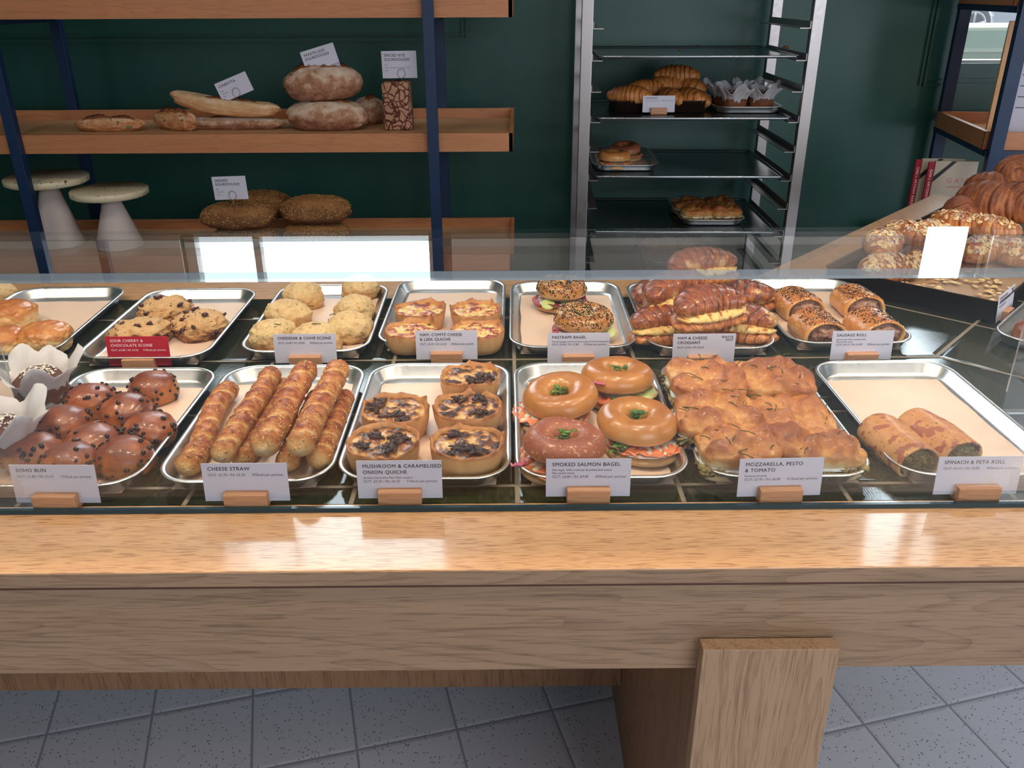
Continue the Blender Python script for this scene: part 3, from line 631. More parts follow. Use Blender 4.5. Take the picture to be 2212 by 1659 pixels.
def ribbon_mb(pts, w, th, seed, a=.5, n=14, wav=.003):
    """wavy thick slice following pts"""
    pts = np.array(pts, float); t = np.linspace(0, 1, len(pts)); tt = np.linspace(0, 1, n); c = np.stack([np.interp(tt, t, pts[:, k]) for k in range(3)], 1)
    d = np.gradient(c, axis=0); P = []; A = []
    for i in range(n):
        p_ = np.array([-d[i][1], d[i][0], 0]); p_ /= np.linalg.norm(p_)+1e-9; ww = w*(.7+.3*math.sin(PI*tt[i]))*(1+.3*mn.noise(Vector((i*.5, seed, 0))))
        zz = wav*mn.noise(Vector((i*.6, seed, 3))); row = []
        for s_ in np.linspace(-1, 1, 7): row.append(c[i]+p_*ww*s_+np.array([0, 0, zz+wav*mn.noise(Vector((i*.5, s_*1.5, seed)))+th/2]))
        for s_ in np.linspace(1, -1, 7): row.append(c[i]+p_*ww*s_*.97+np.array([0, 0, zz+wav*mn.noise(Vector((i*.5, s_*1.5, seed)))-th/2]))
        P.append(row); A.append([a+.3*mn.noise(Vector((i, q, seed))) for q in range(14)])
    return MB().grid(P, a=np.clip(A, 0, 1), capb=True, capt=True)

# ---------------------------------------------------------------- the front row
def place(px, py, zc, base=.0028):     # floor position of a thing whose middle (height zc) is seen at px, py
    p = on(px, py, zc); return (p[0], p[1], T+base)
rnd = random.Random(11)
def word(*a): return ' '.join(a)
SOHO = [(195, 866, 'third row of the tray, far left, against the rim'), (332, 838, 'farthest back, alone behind the others'), (274, 888, 'in the middle behind the bun nearest the right rim'), (322, 930, 'nearest the right rim of its tray'), (138, 916, 'left rim side, in front of the rear left bun'),
        (200, 958, 'in the centre of the group'), (72, 978, 'front left corner of the tray'), (152, 1000, 'partly hidden by the white soho bun card'), (270, 986, 'front right, beside the end of the white card')]
SL = ['dark glazed chocolate chip bun in the rear left of its tray', 'dark glazed chocolate chip bun standing alone farthest back on its tray', 'dark glazed chip bun just left of the one at the right rim', 'very dark chip bun nearest the right side, behind the front right bun',
      'dark chip bun at the left rim between rear left and front left buns', 'chip bun in the centre of the group of nine', 'dark wrinkled chip bun in the front left corner of its tray', 'chip bun half hidden behind the soho bun card', 'smooth chip bun at the front right just beyond the soho bun card']
for i, ((x, y, _), lab) in enumerate(zip(SOHO, SL)):
    mb = blob(.0395, .0405, .031, i, 2.15, .05, 1.6, .55, 4, aw=.6); r2 = random.Random(i)
    t = thing('chocolate_chip_bun', lab, 'bun', place(x, y, .024), r2.uniform(0, 6), 'soho buns in the front row')
    link('crust', mb, M['sohobun'], t)
    link('chocolate_chips', scatter(mb, 50, .0040, r2, lambda c, n: n[2] < .93 and c[2] > .004 and (n[2] < .75 or r2.random() < .35), dim=(1, .8, .5), kind='ico', sink=.2), M['chip'], t, kind='stuff')

def straw_mb(L, R, seed, n=9, nv=130, nu=22):
    P = []; A = []
    for j in range(nv):
        t = j/(nv-1); row = []; ra = []; wob = (mn.noise(Vector((t*2.2, seed, 0)))*.006, mn.noise(Vector((t*2.2, seed, 9)))*.004)
        endf = min(1., (t*L/(R*.8))**.5 if t > 0 else 0, ((1-t)*L/(R*.8))**.5 if t < 1 else 0)
        for i in range(nu):
            u = 2*PI*i/nu; s_ = t*n+u/(2*PI); fr = s_-math.floor(s_); n_ = mn.fractal(Vector((t*L*70, math.cos(u)*1.8+seed, math.sin(u)*1.8)), .55, 2, 4)
            bul = math.sin(PI*fr)**.45; r = R*(max(endf, .25))*(.83+.17*bul+.10*n_); row.append((r*math.cos(u)+wob[0], t*L, r*math.sin(u)*.96+wob[1]))
            a = .43+.24*(bul-.5)+.40*n_+.2*math.sin(u); 
            if t*L < .022: a *= .25+.6*(t*L/.022)
            if fr < .09 or fr > .93: a = max(0, a-.3)
            ra.append(min(1, max(0, a+.08)))
        P.append(row); A.append(ra)
    return MB().grid(P, a=np.array(A), capb=True, capt=True)
#        front end (px, py, z)      back end (px, py, z)   radius
ST = [((398, 1018, .022), (497, 832, .024), .0185, 'cheese straw lying lowest at the left side of its tray'),
      ((474, 990, .046), (589, 800, .050), .0180, 'cheese straw with a pointed far tip, second from the left'),
      ((566, 978, .050), (668, 792, .064), .0200, 'cheese straw in the middle, its pale end just above the card'),
      ((640, 975, .056), (735, 788, .066), .0200, 'topmost cheese straw reaching farthest back, fourth from the left'),
      ((684, 1005, .024), (745, 852, .026), .0195, 'cheese straw at the right side of its tray with a broad pale front end'),
      ((515, 1002, .021), (622, 824, .024), .0175, 'cheese straw underneath, showing between second and middle straws'),
      ((612, 1010, .021), (690, 850, .024), .0175, 'cheese straw underneath, almost hidden below the topmost one')]
for i, (p0, p1, R_, lab) in enumerate(ST):
    a_ = on(*p0); b_ = on(*p1); d = Vector(b_-a_); mb = straw_mb(d.length, R_, i*2.3, 6+i % 2)
    o = link('cheese_straw', mb, M['straw']); o.location = a_; o.rotation_euler = d.to_track_quat('Y', 'Z').to_euler()
    link('cheese_shreds', scatter(mb, 260, .0030, random.Random(i), lambda c, n: n[2] > -.2 and mn.noise(Vector(c*30)) > -.15, dim=(1, .32, .14), sink=.2), M['cheesecream'], o, kind='stuff'); tag(o, lab, 'cheese straw', 'cheese straws in the front row')

def quiche(px, py, R_, h, seed, lab, grp, fill, top=None, zc=None, nm='onion_quiche', cat='quiche'):
    p = on(px, py, h*.9 if zc is None else zc); t = thing(nm, lab, cat, (p[0], p[1], T+.0028), 0, grp); r2 = random.Random(seed)
    nu = 120; folds = [(r2.uniform(0, 2*PI), r2.uniform(.12, .3), r2.uniform(.5, 1)) for _ in range(7)]
    def fold(u):
        s_ = 0; 
        for c, w, a in folds:
            d = (u-c+PI) % (2*PI)-PI; s_ += a*max(0, 1-abs(d)/w)*(1 if d > 0 else .35)
        return s_
    prof = [(.80, 0, .3), (.86, .05, .4), (.93, .3, .2), (.985, .6, .25), (1.0, .85, .4), (1.01, .97, .8), (.985, 1.02, .95), (.945, 1.0, .75), (.91, .90, .5), (.89, .70, .5)]
    P = []; A = []
    for r, z, a in prof:
        row = []; ra = []
        for i in range(nu):
            u = 2*PI*i/nu; f = fold(u); n_ = mn.noise(Vector((math.cos(u)*1.5, math.sin(u)*1.5, seed*2+z))); n2 = mn.noise(Vector((math.cos(u)*5, math.sin(u)*5, seed+z*2)))
            sq = 1/(abs(math.cos(u))**3.2+abs(math.sin(u))**3.2)**(1/3.2); sq = .6+.4*sq
            k = max(0, z-.1); rr = R_*r*sq*(1+.035*n_+.02*n2+k*(.09*f-.03)); zz = h*z*(1+k*(.17*f+.12*n_+.05*n2-.04))
            row.append((rr*math.cos(u), rr*math.sin(u), zz)); ra.append(min(1, max(0, a+.25*n2+.15*f*z)))
        P.append(row); A.append(ra)
    link('pastry_case', MB().grid(P, a=np.array(A), capb=True), M['pastry'], t)
    P = []; A = []
    for rr in np.linspace(1, .02, 16):
        row = []; ra = []
        for i in range(56):
            u = 2*PI*i/56; x, y = rr*math.cos(u), rr*math.sin(u); n_ = mn.fractal(Vector((x*3.2, y*3.2, seed*1.7)), .6, 2.1, 4)
            sq = 1/(abs(math.cos(u))**3.2+abs(math.sin(u))**3.2)**(1/3.2); sq = .6+.4*sq
            row.append((x*R_*.9*sq, y*R_*.9*sq, h*(.84+.06*(1-rr**2))+.004*n_)); ra.append(min(1, max(0, .45+.75*n_)))
        P.append(row); A.append(ra)
    fm = MB().grid(P, a=np.array(A), capt=True); link('filling', fm, fill, t)
    if top:
        mt = MB()
        for k in range(r2.randint(4, 5)):
            q = r2.uniform(0, 2*PI); rr = R_*.62*math.sqrt(r2.uniform(.2, 1)); 
            for j in range(9):
                b2 = blob(R_*r2.uniform(.06, .19), R_*r2.uniform(.04, .09), R_*r2.uniform(.02, .06), seed+k*5+j, 2, .8, 3, .8, 2); b2.xf(loc=(rr*math.cos(q)+r2.gauss(0, R_*.12), rr*math.sin(q)+r2.gauss(0, R_*.10), h*.86+r2.uniform(0, .003)), rz=r2.uniform(0, 6), rx=r2.uniform(-.5, .5)); mt.join(b2)
        link('mushroom_topping', mt, M['mush'], t)
    return t
for i, (x, y, lab) in enumerate([(1016, 815, 'mushroom quiche farthest back on its tray, behind the two right quiches'), (852, 888, 'mushroom quiche on the left of the middle row, dark topping on both sides'), (1010, 882, 'mushroom quiche at the right of the middle row with a large dark tuft on top'),
                                 (827, 958, 'mushroom quiche at the front left, a stalk curling up from it'), (1008, 960, 'mushroom quiche at the front right beside the end of the white card')]):
    quiche(x, y, .053 if i else .051, .045, i+1, lab, 'mushroom quiches in the front row', M['mushfill'], True)
for i, (x, y, lab) in enumerate([(907, 672, 'ham and leek quiche at the back left of its tray, pink ham on top'), (1028, 672, 'ham and leek quiche at the back right of its tray'), (889, 716, 'ham and leek quiche at the front left of its tray'), (1032, 716, 'yellowish ham and leek quiche at the front right, behind the card')]):
    quiche(x, y, .052, .040, i+11, lab, 'ham and leek quiches in the back row', M['hamfill'], None, nm='ham_quiche')

def salmon_bagel(px, py, ztop, seed, lab, grp, mat_='bagel', tilt=(0, 0), base=.0028, R_=.0605, off=(0.006, -.010), nm='salmon_bagel', fillm='salmon', seeds=False, cressin=True, small=False):
    p = on(px, py, ztop); t = thing(nm, lab, 'bagel', (p[0], p[1], T+base), 0, grp); r2 = random.Random(seed+50)
    link('bottom_bun', bagel_mb(R_*.98, .0085, .010, seed+3, nu=48, nv=16, top=False).xf(loc=(off[0], off[1], 0)), M['bagelin'] if not seeds else M['bagel'], t)
    link('soft_cheese', blob(R_*.94, R_*.92, .005, seed, 2, .05, 4, .8, 4).xf(loc=(off[0], off[1], .0145)), M['cream'], t)
    sm = MB()
    for k in range(7 if not seeds else 9):
        q = -PI/2+(k-(2.5 if not seeds else 4))*.72+r2.uniform(-.15, .15); rr = R_*r2.uniform(.62, .82)
        c = np.array([off[0]+rr*math.cos(q), off[1]+rr*math.sin(q), .0185+r2.uniform(0, .004)]); tn = np.array([-math.sin(q), math.cos(q), 0]); od = np.array([math.cos(q), math.sin(q), 0])
        sm.join(ribbon_mb([c-tn*.028-od*.008, c-tn*.01+od*.006, c+tn*.01+od*.004+np.array([0, 0, -.002]), c+tn*.028-od*.006], .012, .0018, seed+k, r2.uniform(.2, .7), wav=.005))
    link('smoked_salmon' if not seeds else 'pastrami_slices', sm, M[fillm], t)
    tz = .026
    tb_ = bagel_mb(R_, .0235, .013, seed); tb_.xf(loc=(0, 0, tz), rx=tilt[0], ry=tilt[1])
    link('top_bun', tb_, M[mat_], t)
    if seeds:
        link('black_seeds', scatter(tb_, 1150, .0020, r2, lambda c, n: n[2] > -.05 and mn.noise(Vector(c*90)) < .22, dim=(1, .6, .45)), M['black'], t, kind='stuff')
        link('sesame_seeds', scatter(tb_, 420, .0021, r2, lambda c, n: n[2] > .0, dim=(1, .6, .45)), M['sesame'], t, kind='stuff')
    if cressin: link('cress_sprig', sprig_mb(9 if not small else 4, .0115, r2, tz+.020, .012), M['cress'], t)
    g = sprig_mb(7 if not small else 4, .007, r2, 0, .010)
    q = r2.uniform(-2.4, -.9); g.xf(loc=(R_*.93*math.cos(q), R_*.93*math.sin(q)-.006, .018)); link('cress_leaves', g, M['cress'], t)
    return t
for i, (x, y, mt, tl, off, lab) in enumerate([(1212, 846, 'bagel', (.10, -.10), (-.018, -.012), 'smoked salmon bagel at the back left, glossy top leaning on its neighbour'),
                                 (1333, 803, 'bagel', (-.05, .02), (.006, -.010), 'smoked salmon bagel farthest back, cucumber showing at its right'),
                                 (1375, 900, 'bagel', (.04, .03), (.010, -.018), 'smoked salmon bagel at the right front with salmon spilling below it'),
                                 (1218, 946, 'bagelred', (-.04, .05), (-.006, -.006), 'reddish blistered smoked salmon bagel at the front left behind the card')]):
    t = salmon_bagel(x, y, .052, i*3+1, lab, 'smoked salmon bagels in the front row', mt, tl, off=off)
    if i in (0, 3):
        rr = -.5 if i == 0 else PI+.5
        on_ = ribbon_mb([(0, 0, 0), (.012, .003, .003), (.026, .002, .002)], .004, .0022, i, .6, wav=.003)
        on_.xf(rz=rr if i == 0 else PI+.3, loc=(.048, .034, .048) if i == 0 else (-.052, -.024, .022)); link('pickled_onion', on_, M['onion'], t)
    if i == 1:
        P = [[(r*math.cos(q), r*math.sin(q), z) for q in np.linspace(0, 2*PI, 24, endpoint=False)] for r, z in ((.021, 0), (.022, .002), (.021, .004))]
        link('cucumber_slice', MB().grid(P, capb=True, capt=True).xf(loc=(.042, -.030, .022), rx=.15), M['cucumber'], t)
for i, (x, y, lab) in enumerate([(1212, 618, 'everything seeded pastrami bagel at the back of its tray, pickle slice showing'), (1260, 682, 'everything seeded pastrami bagel at the front, just behind the pastrami card')]):
    t = salmon_bagel(x, y, .050, i+31, lab, 'pastrami bagels in the back row', 'bagel', ((-.02, .03), (.05, .0))[i], off=(-.002, -.006), nm='pastrami_bagel', fillm='pastrami', seeds=True, cressin=False, R_=.058 if i else .055)
    P = [[(r*math.cos(q), r*math.sin(q), z) for q in np.linspace(0, 2*PI, 24, endpoint=False)] for r, z in ((.014, 0), (.015, .002), (.014, .004))]
    link('pickle_slice', MB().grid(P, capb=True, capt=True).xf(loc=((-.030, -.048, .021), (.048, -.026, .021))[i], rx=.5), M['cucumber'], t)

def focaccia(px, py, ztop, ax, ay, rz, seed, lab, grp, base=.0028, h=.032, tilt=(0, 0), fillz=True, sink=0):
    p = on(px, py, ztop); t = thing('focaccia_sandwich', lab, 'sandwich', (p[0], p[1], T+base), rz, grp); r2 = random.Random(seed)
    link('bottom_slice', blob(ax*.97, ay*.97, .0085, seed, 5, .03, 2, .9, 4, pz=3).xf(loc=(0, 0, 0)), M['crumb'], t)
    g = MB()
    for k in range(46):
        q = r2.uniform(0, 2*PI); cx, cy_ = max(-.90, min(.90, 1.3*math.cos(q)))*ax, max(-.90, min(.90, 1.3*math.sin(q)))*ay
        g.join(blob(.009, .007, .004, k, 2, .7, 3, .9, 2).xf(loc=(cx, cy_, .014+r2.uniform(-.003, .004)), rz=r2.uniform(0, 6), rx=r2.uniform(-.6, .6)))
    link('pesto_leaves', g, M['spinach'], t)
    link('mozzarella', blob(ax*.99, ay*.99, .0055, seed+3, 4, .10, 3, .9, 4, pz=2.5).xf(loc=(0, 0, .0165)), M['mozz'], t)
    v, f = ico(5); a = np.abs(v); pp, pz = 4.5, 2.6
    k = ((a[:, 0]**pp+a[:, 1]**pp)**(pz/pp)+a[:, 2]**pz)**(-1/pz); v = v*k[:, None]
    w = v*np.array([ax, ay, h*.5]); top = np.clip(v[:, 2], 0, 1)
    cel = []
    for x, y, z in w:
        d, _ = mn.voronoi(Vector((x*24+seed+.4*mn.noise(Vector((x*40, y*40, seed))), y*20+seed*2, seed*.3))); cel.append(d[1]-d[0])
    cel = np.clip(np.array(cel), 0, .7)/.7; n1 = nz(w, 26, seed, oc=3); edge = np.clip(1-np.abs(v[:, 2])*1.4, 0, 1)
    w[:, 2] += top*(.017*np.sqrt(cel)-.010+.009*n1); w[:, :2] *= (1+.06*n1)[:, None]
    low = np.clip(-v[:, 2]*2, 0, 1); w[:, 2] = np.where(v[:, 2] < -.55, -.55*h*.5+(w[:, 2]+.55*h*.5)*.1, w[:, 2])
    at = np.clip(.20+.80*np.clip(v[:, 2]+.25, 0, 1)**.5*(.45+.55*np.sqrt(cel))+.35*n1, 0, 1)
    w[:, 2] -= w[:, 2].min(); mb = MB().add(w, f, at); mb.xf(loc=(0, 0, .0225), rx=tilt[0], ry=tilt[1])
    link('top_slice', mb, M['focaccia'], t)
    rs = MB(); V_ = mb.V(); cand = [i for i in range(len(V_)) if v[i][2] > .55]
    for k in range(int(5*ax*ay/.0012)):
        c = V_[cand[r2.randrange(len(cand))]]; q = r2.uniform(0, 2*PI); l = r2.uniform(.006, .013); bx_ = r2.uniform(-.3, .3)
        rs.tube([c+np.array([0, 0, .0008]), c+np.array([l*math.cos(q), l*math.sin(q), .0022]), c+np.array([2*l*math.cos(q+bx_), 2*l*math.sin(q+bx_), .0012])], .0007, 5)
    link('rosemary', rs, M['rosemary'], t, kind='stuff')
    return t
FOC = [(1528, 782, .096, .060, .056, .03, .030, 'focaccia sandwich at the back left of its tray, pale cut side facing front'), (1672, 782, .092, .062, .056, -.03, .026, 'focaccia sandwich at the back right of its tray'),
       (1555, 858, .078, .064, .058, -.06, .012, 'focaccia sandwich in the middle left, behind the front left one'), (1712, 862, .074, .062, .058, .05, .008, 'focaccia sandwich in the middle right of the pile'),
       (1598, 930, .064, .058, .050, -.05, .003, 'focaccia sandwich at the front left, white mozzarella edge showing'), (1764, 934, .060, .064, .050, .08, .003, 'long focaccia sandwich at the front right, reaching the tray corner')]
for i, (x, y, zt, ax, ay, rz, bz, lab) in enumerate(FOC):
    focaccia(x, y, zt, ax, ay, rz, i*7+2, lab, 'focaccia sandwiches in the front row', base=bz, h=.046, tilt=((0.02, .03), (0, .04), (.05, .0), (.03, .06), (.0, -.02), (-.04, .10))[i])

def roll_mb(L, R_, hz, seed, open_=.80, nu=40, nv=40):
    """pastry shell lying along y with a hollow front end at y=-L/2"""
    P = []; A = []
    def ring(y, k, a, nn=0):
        row = []; ra = []
        for i in range(nu):
            u = 2*PI*i/nu; n_ = mn.noise(Vector((math.cos(u)*1.2+seed, math.sin(u)*1.2, y*25))); n2 = mn.noise(Vector((math.cos(u)*4+seed, math.sin(u)*4, y*80)))
            cx, cz = math.cos(u), math.sin(u); r = R_*k*(1+.05*n_+.02*n2); z = cz*r*hz
            if z < -R_*.55*hz: z = -R_*.55*hz+(z+R_*.55*hz)*.15
            row.append((cx*r, y, z)); ra.append(min(1, max(0, a+.38*cz+.15*n2)))
        P.append(row); A.append(ra)
    for y, k, a in ((-L*.30, open_*.96, .0), (-L/2+.004, open_, .0), (-L/2, open_+.06, .1), (-L/2+.001, .92, .2)): ring(y, k, a)
    for y in np.linspace(-L/2+.006, L/2-.012, nv): ring(y, 1-.05*abs(2*y/L)**3+.03*math.sin(y*60+seed), .42)
    for y, k in ((L/2-.004, .9), (L/2, .75), (L/2+.001, .5), (L/2-.002, .1)): ring(y, k, .3)
    P = np.array(P); zm = P[:, :, 2].min(); P[:, :, 2] -= zm
    return MB().grid(P[:, ::-1], a=np.array(A)[:, ::-1], capb=True, capt=True), -zm
def roll(px, py, zc, L, R_, hz, rz, seed, lab, grp, nm, mat_, inner, seeds):
    p = on(px, py, zc); t = thing(nm, lab, 'pastry roll', (p[0], p[1], T+.0028), rz, grp); r2 = random.Random(seed)
    mb, zc_ = roll_mb(L, R_, hz, seed); link('pastry', mb, M[mat_], t)
    q = blob(R_*.84, L*.49, R_*.84*hz, seed+4, 2.4, .12, 3.5, .95, 5, lump=.14); v = q.V(); q.xf(loc=(0, -L*.055, zc_-v[:, 2].max()/2)); link('filling', q, M[inner], t)
    if seeds:
        pr = lambda c, n: n[2] > .45 and abs(c[0]) < R_*.75 and mn.noise(Vector(c*55+np.array([seed, 0, 0]))) > -.28
        link('black_sesame_seeds', scatter(mb, 330, .0021, r2, pr), M['black'], t, kind='stuff'); link('white_sesame_seeds', scatter(mb, 120, .0021, r2, lambda c, n: n[2] > .25 and abs(c[0]) < R_), M['sesame'], t, kind='stuff')
    return t
for i, (x, y, rz, lab) in enumerate([(1722, 655, .12, 'seeded sausage roll at the back left of its tray'), (1850, 650, .05, 'seeded sausage roll at the back right of its tray'), (1764, 706, .1, 'seeded sausage roll at the front left with its meat end facing forward'), (1886, 704, .12, 'seeded sausage roll at the front right, behind the sausage roll card')]):
    roll(x, y, .028, .095, .0455, .72, rz, i+3, lab, 'sausage rolls in the back row', 'sausage_roll', 'roll', 'meat', True)
for i, (x, y, rz, lab) in enumerate([(1938, 955, .16, 'spinach and feta roll on the left, next to the focaccia'), (2024, 942, .24, 'spinach and feta roll on the right, its end behind the card')]):
    roll(x, y, .027, .116, .0350, .84, rz, i+13, lab, 'spinach rolls in the front row', 'spinach_roll', 'spinroll', 'spinach', False)

# scones
for i, (x, y, R_, lab) in enumerate([(655, 640, .044, 'cheddar chive scone at the back left of its tray'), (779, 622, .041, 'browner cheddar chive scone farthest back on the right'), (622, 682, .046, 'cheddar chive scone in the middle left with a dark chive ring on top'),
                                  (766, 671, .043, 'pale cheddar chive scone in the middle right'), (592, 724, .047, 'cheddar chive scone at the front left corner'), (684, 732, .046, 'cheddar chive scone at the front behind the card'), (757, 708, .046, 'cheddar chive scone at the front right with two chive flecks')]):
    mb = blob(R_, R_*.97, .034, i+60, 2.2, .11, 1.7, .5, 5, lump=.045, aw=.5); r2 = random.Random(i); t = thing('chive_scone', lab, 'scone', place(x, y, .024), r2.uniform(0, 6), 'cheddar chive scones in the back row')
    link('crust', mb, M['scone'], t)
    g = MB()
    V_ = mb.V()
    for k in range(7):
        c = V_[r2.randrange(len(V_))]
        if c[2] < .025: continue
        q = r2.uniform(0, 6); l = r2.uniform(.004, .009); g.tube([c, c+np.array([l*math.cos(q), l*math.sin(q), .0012]), c+np.array([2*l*math.cos(q+.4), 2*l*math.sin(q+.4), -.001])], .0009, 5)
    if g.n: link('chive_flecks', g, M['chive'], t, kind='stuff')
for i, (x, y, R_, lab) in enumerate([(357, 672, .050, 'sour cherry chocolate scone at the back of its tray'), (303, 722, .056, 'sour cherry chocolate scone at the front left, above the red card'), (432, 704, .052, 'sour cherry chocolate scone at the right with dark chocolate chunks')]):
    mb = blob(R_, R_*.95, .026, i+80, 2.4, .16, 2.4, .6, 5, lump=.14, aw=.5); r2 = random.Random(i+5); t = thing('cherry_scone', lab, 'scone', place(x, y, .020), r2.uniform(0, 6), 'cherry chocolate scones in the back row')
    link('crust', mb, M['cherryscone'], t)
    g = MB(); V_ = mb.V()
    for k in range(20):
        c = V_[r2.randrange(len(V_))]
        if c[2] < .012: continue
        g.join(blob(r2.uniform(.004, .010), r2.uniform(.003, .006), .004, k, 2, .6, 3, .9, 2).xf(loc=c-np.array([0, 0, .002]), rz=r2.uniform(0, 6)))
    link('chocolate_chunks', g, M['darkcherry'], t, kind='stuff')
for i, (x, y, R_, hh, lab) in enumerate([(96, 726, .048, .030, 'tall glazed scone nearest the front right of its group'), (25, 678, .048, .030, 'glazed scone behind, in the middle of the left edge'), (0, 735, .046, .028, 'pale glazed scone cut off by the left edge of the picture')]):
    mb = blob(R_, R_*.97, hh, i+90, 2.3, .08, 1.8, .65, 5, lump=.05, pz=3.0, aw=.5); t = tag(link('glazed_scone', mb, M['glazed']), lab, 'scone', 'plain glazed scones'); t.location = place(x, y, .028)
mb = blob(.045, .042, .026, 97, 2.3, .09, 1.9, .6, 4, lump=.05); t = tag(link('rustic_scone', mb, M['scone']), 'rough pale scone at the upper left edge in the farthest left tray', 'scone'); t.location = place(-12, 635, .02)

# ham and cheese croissants
def ham_croissant(px, py, z, rz, seed, lab, tilt=(0, 0), L=.168, R_=.043, grp='ham and cheese croissants in the back row'):
    p = on(px, py, z+.03); t = thing('ham_cheese_croissant', lab, 'croissant', (p[0], p[1], T+z), 0, grp); t.rotation_euler = (tilt[0], tilt[1], rz)
    link('bottom_half', croissant_mb(L, R_*1.02, .65, seed, 4.2, hz=.42, flatb=.7).xf(loc=(0, -.008, 0)), M['croissant'], t)
    def rad(tt, u):
        env = max(.2, (1-abs(tt)**2.6))**.7; n_ = mn.fractal(Vector((tt*5+seed, math.cos(u)*1.5, math.sin(u)*1.5)), .6, 2, 3); return R_*.93*env*(1+.08*n_), min(1, max(0, .3+.45*n_+(.4 if n_ > .25 else 0)))
    link('melted_cheese', arcsweep(L*.9, .65, None, rad, 24, 60, .8, seed, hz=.32).xf(loc=(0, -.007, .018)), M['cheesecream'], t)
    link('top_half', croissant_mb(L*.96, R_*.90, .85, seed+5, 3.8, hz=.72, flatb=.35, step=.11).xf(loc=(0, .004, .030), rx=-.12), M['gratin'], t)
for a in [(1436, 700, .003, .25, 1, 'ham and cheese croissant lying at the front left of its tray', (0, 0)), (1592, 696, .003, -.35, 2, 'ham and cheese croissant lying at the front right, partly behind the focaccia', (0, 0)),
          (1415, 640, .003, .9, 3, 'ham and cheese croissant at the left rim, mostly under another', (0, 0)), (1590, 640, .003, 2.6, 4, 'ham and cheese croissant at the back right, underneath', (0, 0)),
          (1448, 628, .050, .62, 5, 'large ham and cheese croissant leaning up at the back left, cheese edge to the right', (.12, -.1)), (1520, 660, .060, .42, 6, 'topmost ham and cheese croissant in the front with a thick cheese band', (.22, 0)),
          (1508, 575, .080, .3, 7, 'ham and cheese croissant highest at the back, rising behind the glass edge', (.1, 0))]:
    ham_croissant(a[0], a[1], a[2], a[3], a[4], a[5], a[6])

# ---------------------------------------------------------------- writing
def text_mesh(items):
    """items: (text, size, x, y, bold, align) -> one mesh in the xy plane"""
    out = MB()
    for (s_, size, x, y, bold, al) in items:
        cu_ = bpy.data.curves.new('lettering', 'FONT'); cu_.body = s_; cu_.size = size; cu_.align_x = al; cu_.extrude = .00012; cu_.space_character = 1.10 if bold else 1.0
        cu_.resolution_u = 3
        o = bpy.data.objects.new('lettering', cu_); C.objects.link(o); dg = bpy.context.evaluated_depsgraph_get(); dg.update()
        me = bpy.data.meshes.new_from_object(o.evaluated_get(dg)); bpy.data.objects.remove(o); bpy.data.curves.remove(cu_)
        for q in ((-.012, .012, 0) if bold else (0,)):
            if len(me.vertices): out.add([(v.co.x+x+q*size, v.co.y+y+abs(q)*size*.6, v.co.z+q*.0008) for v in me.vertices], [tuple(p.vertices) for p in me.polygons])
        bpy.data.meshes.remove(me)
    return out
CWD, CHT = .114, .056
def price_sign(px, py, z, rz, title, lines, price, kcal, lab, grp, red=False, wh=(CWD, CHT), pos=None, logo=False, lean=.08, scale=1., blockw=.058):
    """px, py: middle of the front bottom edge of the wooden block"""
    p = on(px, py, z) if pos is None else pos
    t = thing('price_sign', lab, 'sign', (p[0], p[1], T+z+.0004) if pos is None else pos, rz, grp); w, h = wh[0]*scale, wh[1]*scale
    link('block', MB().box(-blockw/2*scale, blockw/2*scale, 0, .020*scale, 0, .0225*scale, .0012), M['oak_block'], t, False)
    c = MB().box(-w/2, w/2, -.0004, .0004, 0, h); card = link('card', c, M['redcard' if red else 'card'], t, False)
    card.location = (0, .0125*scale, .0065*scale); card.rotation_euler = (-lean, 0, 0)
    it = []; y = h-.0105*scale
    for l in title: it.append((l, .0074*scale, -w/2+.008*scale, y, True, 'LEFT')); y -= .0088*scale
    y += .0028*scale; big = text_mesh(it); sm = []
    for l in lines: sm.append((l, .0040*scale, -w/2+.008*scale, y-.001, False, 'LEFT')); y -= .0046*scale
    y -= .0012*scale
    sm.append((price, .0052*scale, -w/2+.008*scale, y-.001, False, 'LEFT')); 
    if kcal: sm.append((kcal, .0052*scale, w/2-.006*scale, y-.001, False, 'RIGHT'))
    sg = text_mesh(sm)
    if logo:
        big.join(text_mesh([('WASTE', .0062*scale, w/2-.026*scale, h-.0085*scale, True, 'LEFT'), ('NOT', .0062*scale, w/2-.018*scale, h-.0140*scale, True, 'LEFT')]))
    for nm, g, m in (('title_lettering', big, 'redink' if red else 'ink'), ('price_lettering', sg, 'redink' if red else 'greyink')):
        o = link(nm, g, M[m], card, False); o.rotation_euler = (PI/2, 0, 0); o.location = (0, -.0006, 0)
    return t
G1, G2 = 'price signs of the front row', 'price signs of the back row'
